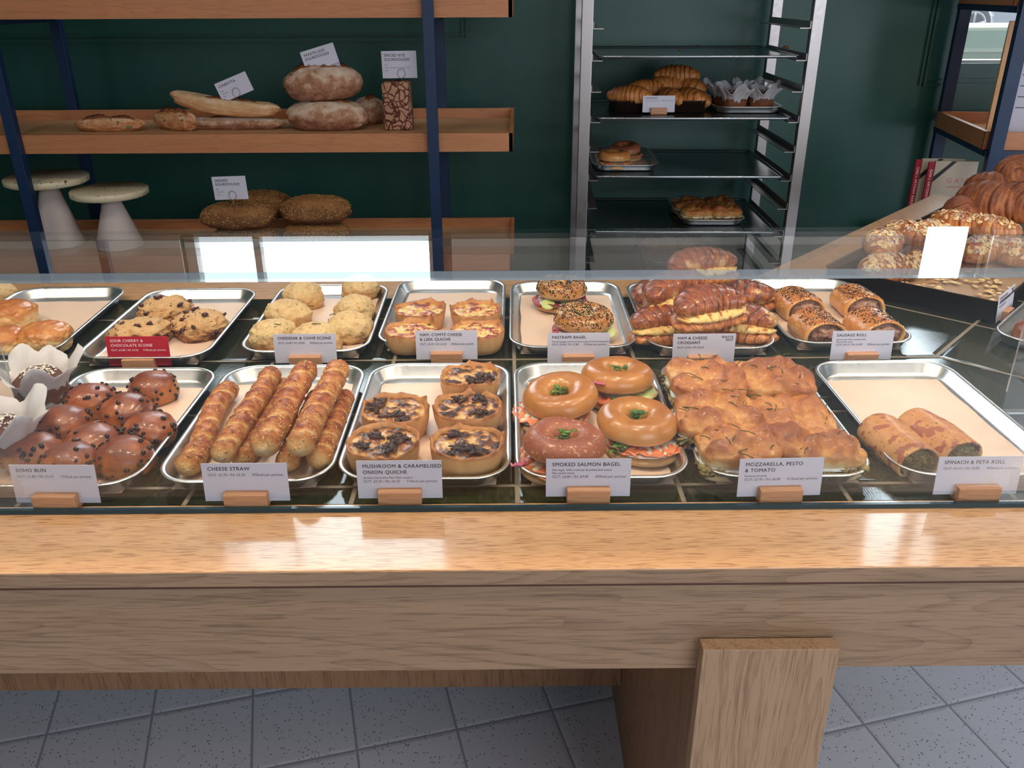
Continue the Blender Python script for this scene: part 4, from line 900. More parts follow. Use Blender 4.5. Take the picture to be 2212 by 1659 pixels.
for a in [(120, 1106, .0, ['SOHO BUN'], [], 'OUT: £1.80 / IN: £2.10', '177kcal per portion', 'white price card reading SOHO BUN in an oak block', -.02),
          (532, 1102, -.01, ['CHEESE STRAW'], [], 'OUT: £2.70 / IN: £3.20', '292kcal per portion', 'white price card reading CHEESE STRAW in an oak block', 0),
          (864, 1096, 0, ['MUSHROOM & CARAMELISED', 'ONION QUICHE'], ["Quicke's Devonshire Red, Dijon mustard"], 'OUT: £5.20 / IN: £6.20', '716kcal per portion', 'white price card for the mushroom and caramelised onion quiche', 0),
          (1271, 1092, 0, ['SMOKED SALMON BAGEL'], ["Plain bagel, GAIL's schmear & pickled pink onions", 'May contain bones'], 'OUT: £6.80 / IN: £7.80', '459kcal per portion', 'white price card reading SMOKED SALMON BAGEL in an oak block', 0),
          (1686, 1091, .03, ['MOZZARELLA, PESTO', '& TOMATO'], ['Rosemary focaccia'], 'OUT: £5.90 / IN: £6.80', '613kcal per portion', 'white price card reading MOZZARELLA, PESTO & TOMATO', .03),
          (2112, 1087, 0, ['SPINACH & FETA ROLL'], [], 'OUT: £4.15 / IN: £4.85', '402kcal per portion', 'white price card reading SPINACH & FETA ROLL, rightmost in front', .01)]:
    price_sign(a[0], a[1], .0, a[8], a[3], a[4], a[5], a[6], a[7], G1)
for a in [(300, 803, 0, ['SOUR CHERRY &', 'CHOCOLATE SCONE'], [], 'OUT: £3.80 / IN: £4.20', '510kcal per portion', 'red price card reading SOUR CHERRY & CHOCOLATE SCONE', True, False),
          (660, 797, 0, ['CHEDDAR & CHIVE SCONE'], [], 'OUT: £3.00 / IN: £3.60', '425kcal per portion', 'white price card reading CHEDDAR & CHIVE SCONE', False, False),
          (965, 789, 0, ['HAM, COMTÉ CHEESE', '& LEEK QUICHE'], [], 'OUT: £5.20 / IN: £6.20', '845kcal per portion', 'white price card for the ham, comté cheese and leek quiche', False, False),
          (1250, 795, 0, ['PASTRAMI BAGEL'], ['Everything bagel, bread and butter pickles & mustard mayonnaise'], 'OUT: £6.80 / IN: £7.80', '572kcal per portion', 'white price card reading PASTRAMI BAGEL behind the salmon bagels', False, False),
          (1520, 797, 0, ['HAM & CHEESE', 'CROISSANT'], [], 'OUT: £4.50 / IN: £5.20', '', 'white price card reading HAM & CHEESE CROISSANT, half hidden by focaccia', False, True),
          (1862, 790, .02, ['SAUSAGE ROLL'], ["Served with GAIL's tomato relish", 'May contain bones'], 'OUT: £4.15 / IN: £4.85', '507kcal per portion', 'white price card reading SAUSAGE ROLL in an oak block', False, False)]:
    price_sign(a[0], a[1], .0, a[2], a[3], a[4], a[5], a[6], a[7], G2, red=a[8], logo=a[9], lean=.08)

# ---------------------------------------------------------------- wrapped muffins at the left edge
def muffin_things(x, y, z, s_, seed, lab, grp, rz=0):
    t = thing('wrapped_muffin', lab, 'muffin', (x, y, z), rz, grp); r2 = random.Random(seed)
    link('cake', blob(.036*s_, .036*s_, .034*s_, seed, 2.4, .08, 2, .8, 4, lump=.04), M['muffin'], t)
    link('icing', scatter(blob(.035*s_, .035*s_, .036*s_, seed, 2.4, .08, 2, .8, 3), 130, .0032*s_, r2, lambda c, n: n[2] > .75, dim=(1, .5, .3)), M['sugar'], t, kind='stuff')
    P = []; n = 64
    for k, (r, z_) in enumerate(((.030, 0), (.034, .02), (.037, .038), (.041, .052), (.047, .066), (.054, .080))):
        row = []
        for i in range(n):
            u = 2*PI*i/n; pk = abs(math.cos(2*u+seed))**1.5*.5+abs(math.cos(3.5*u+seed*2))*.5; w = k/5
            cr_ = 1+.05*w*math.sin(14*u+seed)+.08*w*mn.noise(Vector((math.cos(u)*3, math.sin(u)*3, seed)))
            row.append((r*s_*cr_*math.cos(u)*(1+.25*w*w*pk), r*s_*cr_*math.sin(u)*(1+.25*w*w*pk), s_*(z_ if k < 3 else .038+(z_-.038)*(.25+.95*pk))))
        P.append(row)
    P = np.array(P); Q = P[::-1].copy(); Q[:, :, :2] *= .988; mb = MB().grid(np.concatenate([P, Q]))
    link('paper_wrap', mb, M['wrap'], t); return t
for i, (x, y, s_, lab) in enumerate([(92, 845, 1.08, 'paper wrapped muffin behind the acrylic panel at the left, in front of the glazed scones'), (12, 960, 1.1, 'paper wrapped muffin cut off by the left edge, nearest the front')]):
    p = on(x, y, .03); muffin_things(p[0], p[1], T+.003, s_, i+2, lab, 'paper wrapped muffins at the left edge', i)

# ---------------------------------------------------------------- turned run of the counter on the right
def sheetpan(w, d, h, r=.012, t_=.0012):
    R_ = []
    for ins, z in ((.010, 0), (.004, .002), (.0, h-.003), (-.004, h), (-.003, h+.0015), (t_, h-.001), (.004+t_, .004), (.012, .0018)):
        R_.append([(x, y, z) for x, y in rrect(w/2-ins, d/2-ins, max(.004, r-ins), 4)])
    return MB().grid(R_, capb=True, capt=True)
PA = ANG
pc = on(1783, 575, .05); e1 = np.array([math.cos(PA), math.sin(PA), 0]); e2 = np.array([math.sin(PA), -math.cos(PA), 0])   # e1 along the run, e2 towards the viewer
def pan_at(s, d, z=0.): q = pc+e1*s+e2*d; return np.array([q[0], q[1], T+z])
PW, PD = .60, .37
def pan_thing(s0, z0, lab, plab, tilt=0.):
    c = pan_at(s0+PW/2, PD/2, z0+.0005); o = link('baking_tray', sheetpan(PW, PD, .048), M['darkpan']); o.location = c; o.rotation_euler = (0, tilt, PA); tag(o, lab, 'baking tray', 'large dark baking trays')
    q = link('brown_parchment', sheet(PW-.05, PD-.05, 41+s0, .012), M['paperbrown']); q.location = c+np.array([0, 0, .0025]); q.rotation_euler = (0, tilt, PA); tag(q, plab, 'parchment', 'brown parchment sheets')
pan_thing(0, 0, 'large dark baking tray with almond croissants and loose almond flakes', 'brown parchment under the almond croissants')
pan_thing(.62, .0, 'large dark baking tray farther back under the big brown croissants', 'brown parchment under the big brown croissants')
fl = MB().box(-.27, .27, -.15, .15, 0, .001); 
flk = scatter(fl, 190, .0075, random.Random(4), lambda c, n: n[2] > .5 and mn.noise(Vector((c[0]*9, c[1]*9, 2))) > -.05 and c[0] < .1, dim=(1, .62, .07), sink=0, kind='flake')
o = link('almond_flakes', flk, M['almond']); o.location = pan_at(PW/2, PD/2, .0085); o.rotation_euler = (0, 0, PA); tag(o, 'loose flaked almonds scattered on the brown parchment', 'almond flakes', None, 'stuff')
def almond_croissant(px, py, z, rz, seed, lab, s_=1., tilt=0.):
    p = on(px, py, z+.028); t = thing('almond_croissant', lab, 'croissant', (p[0], p[1], T+z), 0, 'almond croissants in the large tray'); t.rotation_euler = (tilt, 0, rz); r2 = random.Random(seed)
    s_ *= 1.15; mb = croissant_mb(.135*s_, .037*s_, .8, seed, 3.6, hz=.80, flatb=.55, step=.10); link('croissant_body', mb, M['croissant'], t)
    link('almond_flakes', scatter(mb, 95, .0068, r2, lambda c, n: n[2] > .45, dim=(1, .62, .08), sink=-.5, kind='flake'), M['almond'], t, kind='stuff')
    link('icing_sugar', scatter(mb, 420, .0022, r2, lambda c, n: n[2] > .62 and mn.noise(Vector(c*40)) > -.1, dim=(1, .9, .3)), M['sugar'], t, kind='stuff')
for a in [(1915, 575, .010, .2, 1, 'almond croissant lying nearest the left corner of the dark tray, below the glass', 1.05, 0), (1905, 520, .045, .9, 2, 'almond croissant at the left, piled behind the nearest one', 1., .1), (1965, 500, .040, 2.3, 3, 'sugar dusted almond croissant second from the left at the back', .95, 0),
          (1985, 560, .010, .5, 4, 'small almond croissant end showing beneath the window reflection', .85, 0), (2015, 492, .03, .1, 5, 'almond croissant in the middle with bare yellow flakes', .9, 0), (2065, 478, .045, 2.2, 6, 'almond croissant leaning up with a pale dusted back, fourth from the left', 1., .15),
          (2135, 488, .045, 2.3, 7, 'heavily sugared almond croissant at the right end of the pile', 1., .1), (2120, 535, .012, .6, 8, 'almond croissant seen through the glass shelf at the right', 1.05, 0), (2190, 540, .012, 1.1, 9, 'almond croissant seen through the glass at the right picture edge', 1., 0)]:
    almond_croissant(*a[:6], s_=a[6], tilt=a[7])
for i, (x, y, z, rz, s_, bend, lab) in enumerate([(2200, 382, .085, .2, 1.25, 1.9, 'large curled brown croissant on top of the pile at the right edge'), (2140, 412, .05, 2.7, 1.1, 1.6, 'large brown croissant left of the topmost curled one'), (2130, 448, .03, 2.2, 1.35, .7, 'large brown croissant with deep ridges behind the sugared ones'),
                                          (2195, 452, .03, 2.0, 1.35, .6, 'large brown croissant at the right edge beneath the curled one'), (2075, 462, .012, 1.0, 1.05, .7, 'smaller brown croissant lying in front at the left of the big ones')]):
    p = on(x, y, z+.03); mb = croissant_mb(.140*s_, .047*s_, bend, i+30, 3.2, hz=1., flatb=.6, step=.09); o = link('brown_croissant', mb, M['choccroissant']); o.location = (p[0], p[1], T+z); o.rotation_euler = (0, 0, rz); tag(o, lab, 'croissant', 'big brown croissants at the right')
# its card, the little tray in front of it
cc = pan_at(.0, PD+.006, 0)+e1*.10
p = on(2140, 708, .006); p9 = on(2196, 660, .006); ca = math.atan2(p9[1]-p[1], p9[0]-p[0]); p = (p+p9)/2
price_sign(0, 0, 0, ca, ['CHOCOLATE &', 'ALMOND CROISSANT'], [], 'OUT: £4.20 / IN: £4.90', '', 'white price card for the chocolate and almond croissant, turned along the dark tray', None, pos=(p[0]+.012*math.sin(ca), p[1]-.012*math.cos(ca), T+.0004), logo=True, scale=1., lean=.1, blockw=.04)
p = on(2135, 722, .022); c_ = p+e1*(TD/2+.0)+e2*(TW/2)
tr = tray(c_[0]-.0, c_[1], PA-PI/2, 'silver metal tray at the right edge holding a dark glazed bun', 'parchment sheet under the dark glazed bun', 'serving trays on the turned counter', seed=20)
p = on(2240, 716, .03); o = tag(link('glazed_bun', blob(.040, .040, .032, 77, 2.2, .05, 2, .6, 4), M['sohobun']), 'very dark glossy bun at the right picture edge in a silver tray', 'bun'); o.location = (p[0], p[1], T+.003)

# ================================================================ bread shelves at the back left
bs = thing('bread_shelf', 'oak bread shelving unit with dark blue steel uprights', 'shelving unit', (0, 0, 0))
SY, SB_ = 2.95, 3.36
SZ = [T-.217, T+.200, T+.617]
for z in SZ:
    sh = link('shelf', MB().box(-2.35, .021, SY, SY+.018, z-.061, z+.0).box(-2.35, .021, SY+.018, SB_, z-.02, z-.004).box(-2.35, .03, SB_-.012, SB_, z-.061, z+.032).prism([(.009, SY), (.021, SY), (.03, SB_), (.018, SB_)], z-.061, z+.0), M['oak_shelf'], bs, False)
    link('side_rim', MB().add([(.009, SY+.0, z), (.021, SY+.0, z), (.03, SB_, z), (.018, SB_, z), (.009, SY, z+.001), (.021, SY, z+.001), (.03, SB_, z+.032), (.018, SB_, z+.032)], [(0, 3, 2, 1), (4, 5, 6, 7), (0, 1, 5, 4), (1, 2, 6, 5), (2, 3, 7, 6), (3, 0, 4, 7)]), M['oak_shelf'], sh, False)
    link('shelf_base', MB().box(-2.34, .010, SY+.014, SB_-.011, z-.006, z-.003), M['oak_shelfbase'], sh, False)
for x in (-1.655, -.262):
    for y in (SY-.032, SB_+.01):
        link('upright', MB().box(x, x+.036, y, y+.030, 0, 3.2, .001), M['blue'], bs, False)
    for z in SZ: link('bracket', MB().box(x+.002, x+.034, SY-.01, SB_+.012, z-.078, z-.0615), M['blue'], bs, False)
def shelf_thing(px, py, zrel, Y):   # x of the pixel on the plane Y
    q = atY(px, py, Y); return q[0]
def loaf(px, py, Y, z, ax, ay, az, seed, lab, grp, mat_='loaf', rz=0, p_=2.2, nm='sourdough_loaf', tilt=0, slash=True, bend=0, sub=5, amp=.06):
    x = atY(px, py, Y)[0]; t = thing(nm, lab, 'bread', (x, Y, z), rz, grp); t.rotation_euler = (0, tilt, rz)
    mb = blob(ax, ay, az, seed, p_, amp, 1.6, .75, sub, aw=.5)
    if bend: V_ = mb.V(); V_[:, 2] += bend*(V_[:, 0]/ax)**2; mb.v = [V_]; mb.a = [np.concatenate(mb.a)]
    link('crust', mb, M[mat_], t); V_ = mb.V(); top = V_[:, 2].max()
    if slash:
        nv_ = ico(sub)[0]; ok = V_[nv_[:, 2] > .15]
        def h_at(xx, yy):
            d = (ok[:, 0]-xx)**2+(ok[:, 1]-yy)**2; c = np.argsort(d)[:5]; w = 1/(d[c]+1e-7); return float((ok[c, 2]*w).sum()/w.sum())
        g = MB()
        for (a0, b0), (a1, b1) in (([(-.78, -.35), (.05, -.15)], [(.02, -.45), (.74, -.1)]) if slash == 2 else ([(-.35, -.5), (.6, -.15)],)):
            P = []; A = []
            for k in np.linspace(0, 1, 22):
                cx_, cy_ = ax*(a0+(a1-a0)*k), ay*(b0+(b1-b0)*k); w = ay*.34*math.sin(PI*k)**.6+.001; top_ = []; at_ = []
                for j in np.linspace(-1, 1, 9):
                    yy = cy_+w*j*.5+.006*mn.noise(Vector((k*6, seed, 1))); e_ = max(0, j-.4)/.6
                    top_.append((cx_, yy, h_at(cx_, yy)+.001+.010*e_**2*math.sin(PI*k)+.003*mn.noise(Vector((k*14, j*3, seed))))); at_.append(.35+.6*e_+.25*mn.noise(Vector((k*9, j*2, seed))))
                P.append(top_+[(q[0], q[1], q[2]-.008) for q in top_[::-1]]); A.append(at_+at_[::-1])
            g.grid(P, a=np.clip(A, 0, 1), capb=True, capt=True)
        link('slash', g, M['crust'], t)
    return mb, t
z1, z0 = SZ[1]-.003, SZ[0]-.003
GB = 'loaves on the middle shelf'
loaf(240, 272, 3.06, z1, .118, .032, .026, 1, 'small olive bread stick lying alone at the left of the middle shelf', GB, 'olive', .03, nm='bread_stick', amp=.13, slash=2)
loaf(380, 262, 3.08, z1, .088, .032, .037, 2, 'short twisted bread stick set diagonally left of the ciabatta', GB, 'olive', -.45, nm='bread_stick', amp=.13, slash=2)
loaf(500, 270, 3.10, z1, .190, .036, .024, 3, 'dark ciabatta lying underneath the curved pale one', GB, 'loaf', -.05, p_=2.6, nm='ciabatta', slash=1)
loaf(487, 240, 3.08, z1+.050, .185, .040, .030, 4, 'long pale curved ciabatta resting on top of another', GB, 'ciabatta', -.02, p_=2.8, nm='ciabatta', tilt=.13, slash=1, bend=.018)
loaf(709, 262, 3.08, z1, .142, .075, .058, 5, 'round floured sourdough at the bottom of the stack', GB, 'loaf', 0, slash=1)
loaf(701, 200, 3.08, z1+.100, .134, .070, .064, 6, 'sourdough with dark ears on top of the stack, sign stuck in it', GB, 'loaf', .06, slash=2, tilt=-.05)
loaf(797, 248, 3.22, z1, .062, .060, .052, 7, 'end of a sourdough peeking out behind the stack', GB, 'loaf', .5, slash=1)
# rye block
m_, t_, b_ = nodes('cracked_rye'); co = objco(t_, (1, 1, .8)); nzz = N(t_, 'ShaderNodeTexNoise', Scale=22, Detail=3); t_.links.new(co, nzz.inputs['Vector'])
vx = t_.nodes.new('ShaderNodeVectorMath'); vx.operation = 'MULTIPLY_ADD'; vx.inputs[1].default_value = (.05, .05, .05); t_.links.new(nzz.outputs['Color'], vx.inputs[0]); t_.links.new(co, vx.inputs[2])
vo = N(t_, 'ShaderNodeTexVoronoi', Scale=44); vo.feature = 'DISTANCE_TO_EDGE'; t_.links.new(vx.outputs[0], vo.inputs['Vector'])
rp = t_.nodes.new('ShaderNodeValToRGB'); setc(rp.color_ramp.elements, [(.06, lin(92, 38, 26)), (.14, lin(190, 146, 116)), (.5, lin(170, 124, 96))]); t_.links.new(vo.outputs['Distance'], rp.inputs[0]); t_.links.new(rp.outputs[0], b_.inputs['Base Color']); b_.inputs['Roughness'].default_value = .8
x = atY(862, 240, 3.08)[0]; t = tag(link('rye_loaf', blob(.047, .047, .0, 1, 9, 0, 1, 2, 4) if False else MB().box(-.047, .047, -.05, .05, 0, .158, .010), m_), 'tall rectangular spiced rye loaf standing on end, crackled crust', 'bread'); t.location = (x, 3.08, z1); t.rotation_euler = (0, -.03, .02)
# seeded loaves on the lower shelf
for i, (px, py, Y, dz, ax, ay, az, rz, lab) in enumerate([(530, 500, 3.10, 0, .118, .075, .042, .05, 'seeded loaf at the bottom left, mostly behind the glass edge'), (515, 455, 3.08, .075, .134, .085, .050, -.03, 'seeded loaf on top of the left pile, sign in front of it'), (560, 430, 3.22, .075, .118, .075, .055, .1, 'seeded loaf behind the left pile, its golden top rising above'),
                                             (683, 490, 3.10, 0, .122, .075, .048, 0, 'dark seeded loaf at the bottom of the right pile'), (680, 430, 3.10, .088, .126, .08, .052, .02, 'rounded seeded loaf on top of the right pile')]):
    mb, t = loaf(px, py, Y, z0+dz, ax, ay, az, 20+i, lab, 'seeded loaves on the lower shelf', 'seeded', rz, 2.4, 'seeded_loaf', 0, 0, sub=4)
    link('seeds', scatter(mb, 1500, .0042, random.Random(i), lambda c, n: n[2] > -.1, dim=(1, .4, .3)), M['seedmix'], t, kind='stuff')
# signs on wire clips
def clip_sign(px0, py0, px1, py1, Y, lines, lab, roll_=0., h=.078, small=(), logo=False):
    c = atY((px0+px1)/2, (py0+py1)/2, Y); w = .117
    t = thing('clip_sign', lab, 'sign', (c[0], Y, c[2]-h/2-.028)); 
    cd = link('card', MB().box(-w/2, w/2, -.0004, .0004, -h/2, h/2), M['card'], t, False); cd.location = (0, 0, h/2+.028); cd.rotation_euler = (.0, roll_, 0)
    it = [(l, .0125, -w/2+.009, h/2-.018-.013*k, True, 'LEFT') for k, l in enumerate(lines)]; g = text_mesh(it)
    if logo: g.join(text_mesh([('WASTE', .009, w/2-.032, -h/2+.016, True, 'LEFT'), ('NOT', .009, w/2-.020, -h/2+.008, True, 'LEFT')]))
    o = link('title_lettering', g, M['ink'], cd, False); o.rotation_euler = (PI/2, 0, 0); o.location = (0, -.0006, 0)
    if small:
        o = link('small_lettering', text_mesh([(l, .005, -w/2+.009, h/2-.019-.013*len(lines)-.009*k, False, 'LEFT') for k, l in enumerate(small)]), M['greyink'], cd, False); o.rotation_euler = (PI/2, 0, 0); o.location = (0, -.0006, 0)
    cl = MB(); cl.tube([(.006, -.003, -.01), (.006, -.003, .028)], .001, 6)
    cl.tube([(.006+.013*math.sin(q), -.003, .043-.015*math.cos(q)) for q in np.linspace(.15, 2*PI-.15, 18)], .0009, 6); link('wire_clip', cl, M['rack'], t)
clip_sign(461, 152, 550, 224, 3.06, ['CIABATTA'], 'tilted white sign reading CIABATTA on a wire clip', -.36, .064, ('300g', 'Wheat flour', '£3.90'))
clip_sign(662, 94, 724, 168, 3.06, ['WASTE-LESS', 'SOURDOUGH'], 'tilted white sign reading WASTE-LESS SOURDOUGH above the stacked loaves', -.27, .086, ('750g', 'Wheat flour', '£4.60'), True)
clip_sign(826, 111, 899, 168, 3.06, ['SPICED RYE', 'SOURDOUGH'], 'upright white sign reading SPICED RYE SOURDOUGH above the rye loaf', -.01, .086, ('500g', 'With coriander, caraway seeds & molasses', '£4.20'))
clip_sign(460, 380, 534, 432, 2.985, ['SEEDED', 'SOURDOUGH'], 'white sign reading SEEDED SOURDOUGH in front of the seeded loaves', -.03, .080, ('850g', 'Mixed seeds', '£4.90'))
# cake stands
for px, topy, Y, r, h, lab in ((100, 383, 3.12, .142, .250, 'taller white cake stand with a speckled stone top, behind the blue upright'), (236, 410, 3.09, .133, .205, 'lower white cake stand with a speckled stone top, right of the taller one')):
    q = atY(px, topy, Y); t = thing('cake_stand', lab, 'cake stand', (q[0], Y, z0+.001), 0, 'cake stands on the lower shelf'); hh = q[2]-z0+.0
    cir = lambda rr, z, n=48: [(rr*math.cos(a), rr*math.sin(a), z) for a in np.linspace(0, 2*PI, n, endpoint=False)]
    link('cone_base', MB().grid([cir(.082, 0), cir(.084, .006), cir(.036, hh-.055), cir(.028, hh-.038), cir(.010, hh-.034), cir(.008, hh-.020)], capb=True, capt=True), M['white'], t)
    link('stone_top', MB().grid([cir(r*.93, hh-.022), cir(r, hh-.016), cir(r, hh), cir(r-.004, hh+.004)], capb=True, capt=True), M['terrazzo'], t)

# ================================================================ rack
RYAW = -.035
rk = thing('tray_rack', 'tall steel bakery tray rack with angled runners against the green wall', 'rack', (.638, 3.0, 0), RYAW)
for sx_ in (-1, 1):
    for y in (0, .53):
        link('post', MB().box(sx_*.391-(.038 if sx_ > 0 else 0), sx_*.391+(.038 if sx_ < 0 else 0), y, y+.032, .02, 3.0, .002), M['rack'], rk, False)
    link('caster', MB().box(sx_*.372-.012, sx_*.372+.012, .0, .05, 0, .05, .006), M['darkpan'], rk, False)
RZ = [T+.445+.197*k for k in range(-5, 4)]
for k in range(-8, 8):
    z = T+.445-.004+.0985*k
    for sx_ in (-1, 1):
        x0 = sx_*.352
        link('runner', MB().box(min(x0, x0-sx_*.002), max(x0, x0-sx_*.002), 0.005, .555, z-.022, z).box(min(x0, x0-sx_*.034), max(x0, x0-sx_*.034), .005, .555, z-.0225, z-.020), M['rack'], rk, False)
RS = {}
def rk_loc(x, y, z):  # rack coordinates -> world
    c, s_ = math.cos(RYAW), math.sin(RYAW); return (.638+x*c-y*s_, 3.0+x*s_+y*c, z)
names = {0: ('empty sheet tray with crumbs, uppermost of those in the steel rack', 0), -1: ('sheet tray carrying the croissant pan and wrapped muffins', 1), -2: ('sheet tray carrying the small tray of two bagels', 2), -3: ('sheet tray carrying the focaccia sandwiches', 3), -4: ('sheet tray seen through the glass shelf with a tray of buns', 4), 1: None}
for k in (0, -1, -2, -3, -4):
    z = T+.445-.0195+.197*k+.0005
    R_ = []
    for ins, zz in ((.004, 0), (0, .003), (-.0, .009), (.002, .010), (.005, .004), (.012, .0022)):
        R_.append([(a_, b_+.29, zz+(.0)) for a_, b_ in rrect(.332-ins, .275-ins, max(.01, .022-ins), 5)])
    o = link('sheet_tray', MB().grid(R_, capb=True, capt=True), M['sheet']); o.location = rk_loc(0, -.005, z); o.rotation_euler = (0, 0, RYAW); tag(o, names[k][0], 'sheet tray', 'sheet trays in the rack'); RS[k] = z+.0025
def rplace(px, py, k, h=0.):     # place on sheet k what is seen at px,py at height h above it
    p = on(px, py, RS[k]-T+h); return p
cr_rng = random.Random(3)
# croissant pan
p = rplace(1430, 246, -1); 
q = link('baking_tray', sheetpan(.325, .30, .042), M['darkpan']); q.location = (p[0], p[1]+.165, RS[-1]); q.rotation_euler = (0, 0, RYAW); tag(q, 'deep brown baking pan full of croissants on the rack', 'baking tray')
bx_, by_ = p[0], p[1]
CRS = [(1362, 203, .03, -.5, 'croissant at the left front of the brown pan on the rack', -.04), (1445, 208, .03, 1.75, 'croissant in the middle left of the brown pan, tip pointing forward', -.01), (1488, 208, .03, 1.9, 'croissant pointing forward at the middle right of the brown pan', -.01), (1503, 212, .03, 1.75, 'croissant at the right side of the brown pan, partly behind another', .03),
       (1395, 190, .06, .25, 'croissant in the second layer at the left with a pale patch', .06), (1440, 182, .08, .1, 'croissant in the second layer at the middle of the pan', .09), (1486, 184, .08, 2.0, 'croissant in the second layer at the right of the pan', .09), (1462, 158, .08, -.25, 'dark croissant crowning the pile in the rack', .11)]
for i, (x, y, h, rz, lab, dy) in enumerate(CRS):
    pp = atY(x, y, by_+.10+dy); o = link('croissant', croissant_mb(.175, .041, .45, i+60, 4.4, nv=80, nu=22), M['croissant_pale']); o.location = (pp[0], pp[1], pp[2]-.03); o.rotation_euler = (0, 0, rz); tag(o, lab, 'croissant', 'croissants in the rack')
p = rplace(1422, 247, -1); price_sign(0, 0, 0, 0, ['CROISSANT'], [], 'OUT: £2.70 / IN: £3.20', '260kcal per portion', 'white price card reading CROISSANT in front of the brown pan on the rack', None, pos=(p[0], p[1]-.012, RS[-1]+.0004), lean=.1)
def rack_tray(px, py, k, lab, plab, sc_=1., seed=0):
    p = rplace(px, py, k); o = tray(p[0], p[1]+.40*sc_/2, RYAW, lab, plab, 'small trays in the rack', sc_, RS[k]-T, pw=.19*sc_, pd=.32*sc_, seed=seed); return p
p = rack_tray(1625, 247, -1, 'small silver tray holding paper wrapped muffins on the rack', 'parchment under the wrapped muffins on the rack', 1., 40)
for i, (dx, dy, lab) in enumerate([(-.045, .085, 'paper wrapped muffin at the left front on the rack tray'), (.055, .10, 'paper wrapped muffin at the right front on the rack tray'), (-.06, .20, 'paper wrapped muffin at the left rear on the rack tray'), (.05, .22, 'paper wrapped muffin at the right rear on the rack tray')]):
    muffin_things(p[0]+dx, p[1]+dy, RS[-1]+.003, 1.15, i+9, lab, 'wrapped muffins on the rack', i*.8)
p = rack_tray(1357, 372, -2, 'small silver tray with two bagels at the left of the rack', 'parchment under the two bagels on the rack', 1., 42)
for i, (dx, dy, mt, lab) in enumerate([(-.045, .075, 'bagel', 'plain bagel sandwich at the front left of the rack tray'), (.015, .235, 'bagelred', 'darker bagel sandwich behind, its top tipped up showing green leaves')]):
    t = salmon_bagel(1000, 800, .05, i+71, lab, 'bagels on the rack', mt, (0, 0) if i == 0 else (.12, -.1), small=True); t.location = (p[0]+dx, p[1]+dy, RS[-2]+.003)
p = rack_tray(1545, 490, -3, 'small silver tray under the focaccia sandwiches on the rack', 'parchment under the focaccia on the rack', 1., 43)
for i, (dx, dy, ax, ay, lab) in enumerate([(-.055, .085, .058, .05, 'focaccia sandwich at the front left in the rack'), (.055, .085, .058, .05, 'focaccia sandwich at the front right in the rack'), (-.06, .21, .062, .06, 'focaccia sandwich at the rear left in the rack, green leaf poking out'), (.055, .21, .058, .06, 'focaccia sandwich at the rear right in the rack')]):
    t = focaccia(1000, 800, .05, ax, ay, 0, i+90, lab, 'focaccia sandwiches in the rack', h=.04); t.location = (p[0]+dx, p[1]+dy, RS[-3]+.003)
p = rack_tray(1480, 580, -4, 'silver tray with pale scones low in the rack, seen through the glass', 'parchment under the pale scones in the rack', 1.25, 44)
for i, dx in enumerate((-.09, -.02, .05)):
    o = tag(link('pale_scone', blob(.045, .043, .03, 120+i, 2.2, .08, 1.8, .5, 3), M['scone']), ('left', 'middle', 'right')[i]+' of three pale scones low in the rack seen through the glass', 'scone', 'scones low in the rack'); o.location = (p[0]+dx, p[1]+.30, RS[-4]+.003)
cb = MB(); r2 = random.Random(8)
for k, (x, y) in enumerate(((1328, 93), (1398, 92), (1467, 108), (1508, 101), (1698, 103), (1702, 107), (1690, 106))):
    p = rplace(x, y, 0, .002); b2 = blob(.010 if k in (3, 4) else .004, .006, .005, k, 2, .4, 3, .8, 2).xf(loc=(p[0], p[1], RS[0])); cb.join(b2)
tag(link('crumbs', cb, M['muffin']), 'crumbs scattered on the uppermost rack sheet', 'crumbs', None, 'stuff')

# ================================================================ shelf unit at the right
RU = -math.radians(9); ru = thing('menu_shelf', 'oak tray shelf on dark blue steel uprights beneath the right window', 'shelving unit', (1.64, 3.0, 0), RU)
for z in (T-.263, T+.188, T+.641):
    xl = -.17 if z < T else 0
    sh = link('shelf', MB().box(xl, 1.5, 0, .012, z-.059, z).box(xl, xl+.017, 0, .56, z-.059, z).box(xl, 1.5, .548, .56, z-.059, z).box(xl+.012, 1.5, .01, .55, z-.052, z-.042), M['oak_shelf'], ru, False)
    link('bracket', MB().box(.004, .043, -.02, .58, z-.080, z-.0595).box(.004, 1.5, -.02, .0, z-.080, z-.0595), M['blue'], ru, False)
for y in (-.038, .563): link('upright', MB().box(.012, .055, y, y+.034, 0, 3.2, .001), M['blue'], ru, False)
def ru_loc(x, y, z): c, s_ = math.cos(RU), math.sin(RU); return (1.64+x*c-y*s_, 3.0+x*s_+y*c, z)
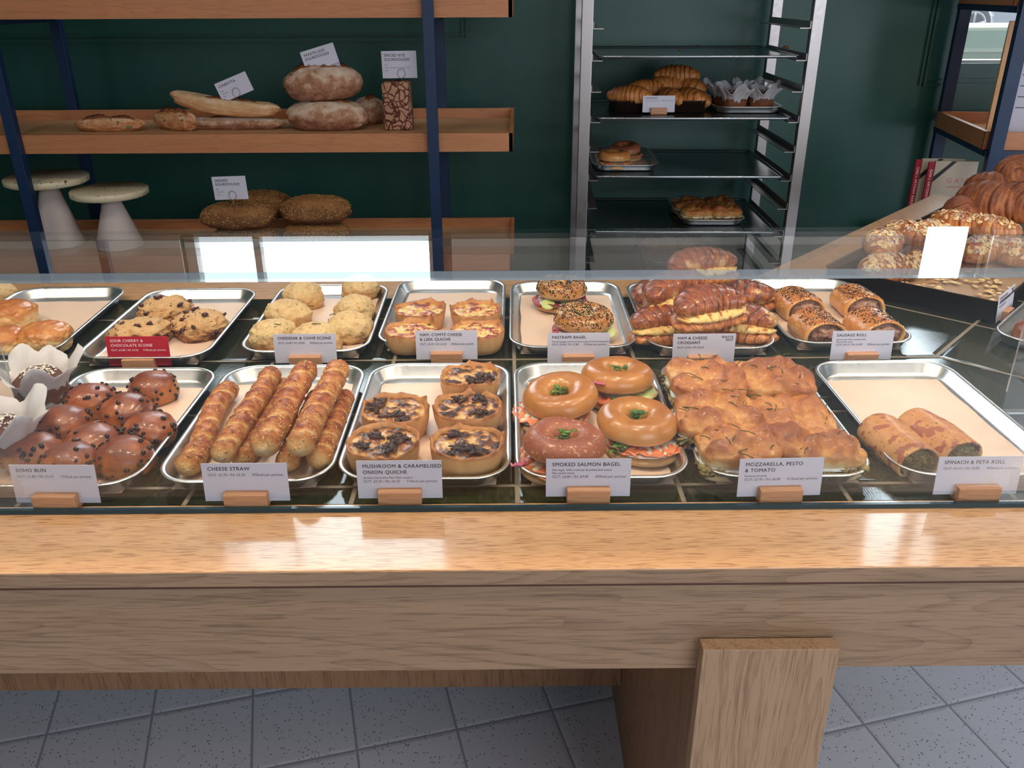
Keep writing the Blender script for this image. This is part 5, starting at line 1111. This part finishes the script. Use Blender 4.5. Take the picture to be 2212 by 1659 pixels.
mb_ = thing('menu_board', 'tall pine board with a printed white menu standing in the right shelf', 'menu board', ru_loc(.060, .17, T+.147), RU-.15); mb_.scale = (1.07, 1.07, 1.07)
link('board', MB().box(0, .30, 0, .02, 0, .36, .001), wood('pine', lin(222, 170, 118), lin(190, 130, 80), 2, .5, .5), mb_, False)
link('menu_sheet', MB().box(.045, .29, -.003, -.0005, .01, .34), M['card'], mb_, False)
it = MB()
for k, w in enumerate((.035, .05, .03, .055, .04, .03, .05)): it.box(.07, .07+w, -.0036, -.003, .30-.034*k, .3025-.034*k)
link('printed_lines', it, M['ink'], mb_, False, kind='stuff')
# brochures
kr = plain('kraft_white_card', lin(190, 176, 158), .7); redm = plain('brochure_red', lin(168, 26, 48), .5)
for i, (dx, dy, yw, lab) in enumerate(((0, 0, -.05, 'cream bakery brochure standing in front, red spine'), (-.026, .05, -.05, 'cream bakery brochure standing behind, red spine showing at the left'))):
    p0 = atY(2022, 352, 3.14); p1 = atY(2113, 348, 3.14); hh = p1[2]-(T-.303)
    t = thing('brochure', lab, 'brochure', (p0[0]+dx, 3.14+dy, T-.303), yw, 'brochures behind the brown croissants'); w = p1[0]-p0[0]
    link('cover', MB().box(0, w, 0, .012, 0, hh), kr, t, False); link('spine', MB().box(-.021, -.001, .004, .014, 0, hh-.004), redm, t, False)
    sg = text_mesh([("GAIL's ARTISAN BAKERY", .013, 0, 0, True, 'LEFT')]); o = link('spine_lettering', sg, M['redink'], t, False); o.rotation_euler = (PI/2, PI/2, 0); o.location = (-.014, .0035, hh-.03)
    if i == 0:
        g = text_mesh([("G A I L ' s", .027, .050, hh-.078, False, 'LEFT'), ('ARTISAN BAKERY', .0105, .052, hh-.096, False, 'LEFT')])
        o = link('title_lettering', g, M['pastrami'], t, False); o.rotation_euler = (PI/2, 0, 0); o.location = (0, -.0005, 0)
    st = MB().prism([(0, -.075), (0, -.055), (.058, -.0), (.075, -.0)], 0, .0004); o = link('corner_stripe', st, M['ink'], t, False); o.rotation_euler = (PI/2, 0, 0); o.location = (0, -.0003, hh)
